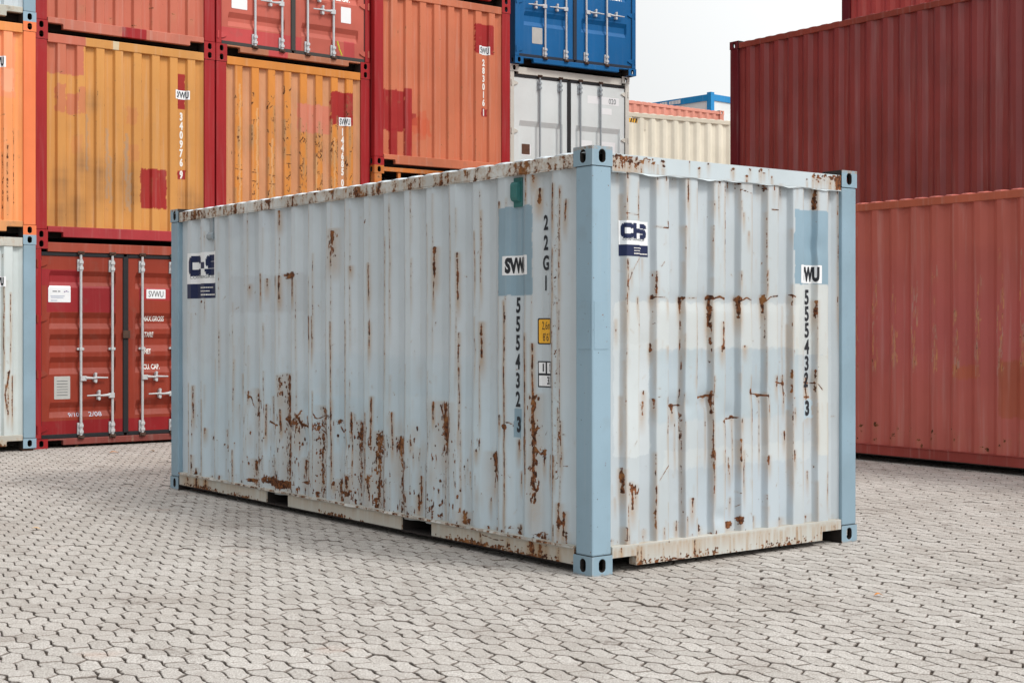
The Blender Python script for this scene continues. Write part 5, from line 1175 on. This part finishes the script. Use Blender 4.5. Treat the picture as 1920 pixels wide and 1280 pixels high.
# -- leftmost stack, cut by the picture edge
m_or = paint('bright_orange_frame', (0.78, 0.205, 0.075), rust=0.02, fade=.05, dirt=.04, streak=.04, seed=20)
m_orp = paint('orange_panel', (0.80, 0.30, 0.09), rust=0.1, seed=21); m_orr = paint('orange_worn_rail', (0.66, 0.30, 0.12), rust=0.42, dirt=.4, chips=1, seed=22)
c, f = container('shipping_container', 'pale grey-blue container at the left edge, lowest under the bright orange one', (*O0, 0.032), A1, group=GS,
    frame=m_frame, panel=m_bpanel, rail=m_head, headm=m_sill, sillm=m_sill, res={'end0': (0.012, 0.014)}, tints={'end0': BL}, painters={'end0': p_s0_blue})
code_sticker(f['end0'], 'SVWU', 1.972, 2.02, 0.254, 0.125, c)
for i in range(4):
    b = MB(); s, y = ((0.02, 0.02), (W-0.16, 0.02), (0.02, 5.9), (W-0.16, 5.9))[i]
    b.box(s, s+0.13, y, y+0.13, -0.004, 0.0315); bo = b.build('support_block', MATS['rusty_iron']); bo.location = (*O0, 0); bo.rotation_euler = (0, 0, R(A1))
    tag(bo, 'flat dark block under the %s bottom corner of the leftmost container' % ('near left', 'near right', 'far left', 'far right')[i], 'block', 'blocks under the leftmost container')
c, f = container('shipping_container', 'bright orange container at the left edge, middle of its stack', (*O0, 0.032+H1), A1, group=GS,
    frame=m_or, panel=m_orp, rail=m_orr, headm=m_orp, sillm=m_orr, res={'end0': (0.012, 0.014)}, tints={'end0': (0.86, 0.335, 0.12)}, painters={'end0': p_s0_orange})
code_sticker(f['end0'], 'SVWU', 1.972, 2.075, 0.254, 0.135, c)
c, f = container('shipping_container', 'pale blue container with a rotten beam at the top left corner, above the orange one', (*O0, 0.032+2*H1), A1, group=GS,
    frame=m_frame, panel=m_bpanel, rail=m_sill, headm=m_sill, sillm=paint('rotten_sill', (0.50, 0.49, 0.43), rust=0.5, dirt=.6, chips=1, seed=23))

# -- stack four: white and blue doors
m_wh = paint('white_grey_door', (0.66, 0.71, 0.715), rust=0.0, fade=.04, dirt=.04, streak=.02, chips=.1, seed=24)
m_whf = paint('cream_white_frame', (0.60, 0.59, 0.54), rust=0.16, fade=.06, dirt=.1, seed=25)
m_blue = paint('deep_blue', (0.003, 0.110, 0.310), rust=0.0, fade=.06, dirt=.02, streak=.02, chips=.1, seed=26)
m_greyrod = plain('rod_grey', (0.30, 0.34, 0.37), 0.5)
GW = 'containers stacked behind the near container'
c, f = container('shipping_container', 'white-grey container hidden behind the near one, lowest under the blue doors', (*O4, 0), A4, H=HC, frame=m_whf, panel=m_wh, group=GW)
c, f = container('shipping_container', 'white-grey container with double doors, directly under the blue one', (*O4, HC), A4, H=HC, frame=m_whf, panel=m_wh, headm=m_whf, group=GW, end0='door',
    door_args=dict(mat=m_wh, rodm=m_greyrod, gasket=MATS['rubber'], bands=[(1.990, 1.905, 1.25, 1.17)], handle_z=(0.9, 1.05), hinge_mat=m_whf))
fd = f['end0']
o = dsticker(fd, 1.90, 2.450, 0.66, 0.130, 'sticker_white', c, 'white strip with three black figures')
dletter(fd, '020', 2.09, 2.450, 0.090, 'ink_grey', o, width=0.150)
dsticker(fd, 1.965, 2.275, 0.225, 0.105, 'sticker_white', c, 'torn white sticker')
o = dsticker(fd, 0.355, 1.52, 0.185, 0.19, 'sticker_white', c, 'brown plate with a white corner', 'data_plate'); dsticker(fd, 0.345, 1.53, 0.160, 0.170, 'dark_wood', o, None, 'plate_field', .003)
for s, w_ in ((1.57, .24), (2.03, .30)): dsticker(fd, s, 1.62, w_, 0.28, 'sticker_white', c, 'blank white square')
c, f = container('shipping_container', 'deep blue container with double doors and white locking rods, at the top of the picture', (*at(O4, A4, 0.03, -0.10), 2*HC), 31.6, H=HC, frame=m_blue, panel=m_blue, group=GW, end0='door',
    door_args=dict(mat=m_blue, rodm=MATS['rod_white'], gasket=plain('blue_rubber', (0.02, 0.03, 0.05), 0.8), bands=[(2.45, 2.38, 2.30, 2.23), (1.85, 1.78, 1.70, 1.63), (1.42, 1.36, 1.30, 1.24), (0.87, 0.80, 0.705, 0.635)], handle_z=(0.975, 0.975), outward=True))
fd = f['end0']
dsticker(fd, 0.445, 0.485, 0.200, 0.265, 'plate_grey', c, 'grey data plate', 'data_plate', .003)
dletter(fd, 'CU.CAP.', 2.02, 1.285, 0.070, 'ink_white', c, width=0.28, bold=.004)

# -- long beige container, faded red roof edge and site cabin far behind
m_be = paint('beige_panel', (0.70, 0.655, 0.54), rust=0.0, fade=.04, dirt=.04, streak=.08, chips=.1, seed=27)
m_ber = paint('beige_rail', (0.58, 0.53, 0.43), rust=0.04, fade=.06, dirt=.15, streak=.1, chips=.3, seed=28)
LB = 12.192; AB = 29.7
ob = at((2.29, 28.7), AB, -0.30); ob = at(ob, AB, LB)
GB = 'long containers far behind'
for k, lb in ((0, 'long beige container far behind, lowest of two and hidden by the near one'), (1, 'long beige container with a black and yellow stripe at its upper left corner')):
    c, f = container('shipping_container', lb, (*ob, k*HC), AB+90, L=LB, H=HC, frame=m_ber, panel=m_be, rail=m_ber, group=GB, res={'side0': (0.03, 1.2)}, tints={'side0': (0.70, 0.655, 0.54)})
fcb = f['side0']
hz_o = lay('hazard_stripe', fcb, *rect_poly(0.30, 0.085), LB-0.42, HC-0.185, 0.002, MATS['sign_yellow'], c, 'yellow and black diagonal hazard stripe')
vv, ff = [], []
for k in range(4):
    x = -0.135+k*0.075; n = len(vv); vv += [(x, -0.0425), (x+0.032, -0.0425), (x+0.060, 0.0425), (x+0.028, 0.0425)]; ff.append([n, n+1, n+2, n+3])
lay('hazard_bar', fcb, vv, ff, LB-0.42, HC-0.185, 0.004, MATS['ink_black'], hz_o)
mb = MB(); mb.box(0.02, 0.05, LB-0.76, LB-0.69, HC-0.36, HC-0.16); mb.build('ventilator', m_ber, c, .004)
m_fr = paint('faded_salmon', (0.60, 0.245, 0.185), rust=0.0, fade=.08, dirt=.08, streak=.05, seed=29)
orr = at((6.15, 42.06), 37.0, 0)
for k in range(3):
    lb = ('faded salmon container far behind, lowest of its stack and hidden', 'faded salmon container far behind, second of its stack and hidden', 'faded salmon container, only its top edge showing over the beige one')[k]
    container('shipping_container', lb, (*orr, k*H1), 127.0, L=LB, frame=m_fr, panel=m_fr, group=GB)
m_cab = paint('cabin_blue', (0.010, 0.215, 0.500), rust=0.0, fade=.05, dirt=.03, seed=30); m_cabw = paint('cabin_white', (0.66, 0.69, 0.70), rust=0.0, fade=.03, dirt=.02, chips=.1, seed=31)
def cabin(label, z, H=2.964):
    root = thing('site_cabin', label, 'cabin', (6.24, 45.5, z), R(42), 'site cabins stacked far behind')
    L = 6.058
    for x in (0, W-0.17):
        for y in (0, L-0.17): MB().box(x, x+0.17, y, y+0.17, 0, H).build('corner_post', m_cab, root, .01)
    for x in (0.01, W-0.13):
        for zz, hh in ((0.0, .16), (H-0.26, .20)): MB().box(x, x+0.12, 0.17, L-0.17, zz, zz+hh).build('frame_beam', m_cab, root, .005)
    for y in (0.01, L-0.13):
        for zz, hh in ((0.0, .16), (H-0.26, .20)): MB().box(0.17, W-0.17, y, y+0.12, zz, zz+hh).build('frame_beam', m_cab, root, .005)
    for b in ((0.05, 0.09, .17, L-.17), (W-.09, W-.05, .17, L-.17), (.17, W-.17, .05, .09), (.17, W-.17, L-.09, L-.05)):
        MB().box(b[0], b[1], b[2], b[3], 0.16, H-0.26).build('wall_panel', m_cabw, root)
    MB().box(0.02, W-0.02, 0.02, L-0.02, H-0.13, H-0.08).build('roof', m_cabw, root)
    return root
for k, lb in enumerate(('white and blue site cabin far behind, lowest of its stack and hidden', 'white and blue site cabin far behind, second of its stack and hidden', 'white site cabin with bright blue frame, furthest away under the sky')): cb = cabin(lb, k*2.964)
fcab = Face('side0', 6.058, [(0, 0.004), (6.058, 0.004)])
rr = np.random.default_rng(9); vv, ff = [], []          # two far-off white words too small to read
for x0, x1 in ((-0.42, -0.12), (-0.04, 0.42)):
    x = x0
    while x < x1: w_ = rr.uniform(.035, .055); n = len(vv); h_ = rr.uniform(.05, .062); vv += [(x, -h_), (x+w_, -h_), (x+w_, h_), (x, h_)]; ff.append([n, n+1, n+2, n+3]); x += w_+0.018
lay('lettering', fcab, vv, ff, 1.72, 2.964-0.165, 0.004, MATS['ink_white'], cb)

# -- dark red stacks on the right
m_j = paint('right_red', (0.44, 0.112, 0.090), rust=0.04, fade=.08, dirt=.10, seed=32)
m_jr = paint('right_red_rail', (0.44, 0.115, 0.065), rust=0.12, fade=.1, dirt=.12, seed=33)
m_jb = paint('right_red_sill', (0.30, 0.055, 0.045), rust=0.08, fade=.1, dirt=.2, seed=34)
m_k = paint('oxblood_panel', (0.220, 0.036, 0.034), rust=0.02, fade=.10, dirt=.05, streak=.07, chips=.1, seed=35, rough=.34, spec=.55)
m_kf = paint('oxblood_frame', (0.120, 0.010, 0.016), rust=0.02, fade=.06, dirt=.05, seed=36); m_kr = paint('oxblood_rail', (0.24, 0.050, 0.034), rust=0.08, fade=.1, dirt=.1, seed=37)
def p_right(c):
    r = np.random.default_rng(41); L = LB
    n = int((L-0.45)/0.2795); c0 = (L-(n-1)*0.2795)/2
    c.soft(0.2, 12, 1.0, 1.9, (1.02, .98, 1.10), .3, .4); c.soft(0.2, 12, 2.3, 2.9, (1.02, 1.04, .98), .3, .1)
    c.rect(7.9, 9.33, 0.55, 1.13, (0.37, 0.098, 0.05), 0.75, 0.01); c.rect(9.58, 9.92, 0.93, 1.07, (0.45, 0.12, 0.06), 0.7, 0.01)
    for k in range(n):
        cc = c0+k*.2795
        for _ in range(34):
            z = abs(r.normal(0, .5))+.95; z = min(z, 2.5); s = cc+r.uniform(-.04, .04); kk = r.uniform(.35, .62)
            colr = (0.62, 0.36, 0.12) if r.random() < .55 else (0.42, 0.34, 0.28)
            c.rect(s-r.uniform(.002, .007), s+r.uniform(.002, .007), z, z+r.uniform(.02, .14), colr, r.uniform(.15, .5), .004)
            if r.random() < .25: c.streak(s, z, z+r.uniform(.03, .12), .006, kk+.1, .3)
        for _ in range(5): c.blob(cc+r.uniform(-.1, .1), r.uniform(.18, .4), r.uniform(.01, .03), r.uniform(.01, .03), r.uniform(.3, .7), .3)
lL = (-math.sin(R(33.9)), math.cos(R(33.9)))
oj = (3.907+lL[0]*(0.95-LB), 16.45+lL[1]*(0.95-LB))
c, f = container('shipping_container', 'long faded red container on the ground at the right, below the dark red one', (*oj, 0.030), 33.9, L=LB, H=HC, group=GR,
    frame=m_j, panel=m_j, rail=m_jr, sillm=m_jb, res={'side0': (0.012, 0.02)}, tints={'side0': (0.44, 0.112, 0.090)}, painters={'side0': p_right})
for i, (s, y) in enumerate(((0.02, 0.02), (W-0.15, 0.02), (0.02, LB-0.16), (W-0.15, LB-0.16))):
    b = MB(); b.box(s, s+0.13, y, y+0.13, -0.004, 0.0295); bo = b.build('support_block', MATS['rusty_iron']); bo.location = (*oj, 0); bo.rotation_euler = (0, 0, R(33.9))
    tag(bo, 'flat dark block under the %s bottom corner of the long faded red container' % ('near left', 'near right', 'far left', 'far right')[i], 'block', 'blocks under the long red container')
lK = (-math.sin(R(37.4)), math.cos(R(37.4)))
ok = (3.281-lK[0]*LB, 21.87-lK[1]*LB)
for k, lb in ((0, 'dark red long container at the right, lowest and hidden behind the faded red one'), (1, 'long dark red container with deep ribs against the sky at the right')):
    c, f = container('shipping_container', lb, (*ok, k*HC), 37.4, L=LB, H=HC, group=GR, frame=m_kf, panel=m_k, rail=m_kr)
eK = (math.cos(R(37.4)), math.sin(R(37.4)))
ol = (ok[0]+eK[0]*2.56, ok[1]+eK[1]*2.56)
m_l = paint('bright_red_panel', (0.46, 0.070, 0.060), rust=0.0, fade=.08, dirt=.03, streak=.08, chips=.1, seed=38, rough=.38, spec=.4)
for k, lb in enumerate(('red container of the rear row at the right, lowest and hidden', 'red container of the rear row at the right, second and hidden', 'bright red container high at the top right edge, behind the dark red one')):
    c, f = container('shipping_container', lb, (*ol, k*HC), 37.4, L=LB, H=HC, group=GR, frame=m_kf, panel=m_l, rail=m_kr)

# ------------------------------------------------------------------ fallen leaves
plain('leaf_orange', (0.62, 0.24, 0.06), 0.7); plain('leaf_tan', (0.60, 0.40, 0.22), 0.7)
def leaf(x, y, a, s, mat, label):
    n = 9; v = []; f = []
    for k in range(n):
        t = k/(n-1); w_ = math.sin(math.pi*t)**0.8*0.35
        for sg in (-1, 0, 1): v.append(((t-.5)*s, sg*w_*s, 0.004+0.012*abs(sg)*w_+0.010*math.sin(t*3+a)))
    for k in range(n-1):
        for j in (0, 1): q = k*3+j; f.append([q, q+1, q+4, q+3])
    o = mesh_obj('fallen_leaf', v, f, MATS[mat]); o.location = (x, y, 0.002); o.rotation_euler = (0, 0, a)
    sd = o.modifiers.new('thickness', 'SOLIDIFY'); sd.thickness = 0.001
    tag(o, label, 'leaf', 'fallen leaves on the paving')
def gp(px, py): y = 1.495*2719.8/(py-614.26); return ((px-960)/2719.8*y, y)
for px, py, a, s, mt, lb in ((214, 849, .4, .11, 'leaf_orange', 'orange leaf on the paving in front of the red doors'), (286, 846, 1.2, .07, 'leaf_tan', 'pale leaf on the paving near the far corner of the near container'),
        (67, 993, .2, .07, 'leaf_tan', 'tan leaf lying on the paving at the left, below the leftmost stack'), (144, 837, 2.0, .05, 'leaf_tan', 'tiny yellowish leaf close to the sill of the red doors'),
        (1647, 1118, .1, .05, 'leaf_orange', 'orange leaf on the paving at the right')):
    leaf(*gp(px, py), a, s, mt, lb)
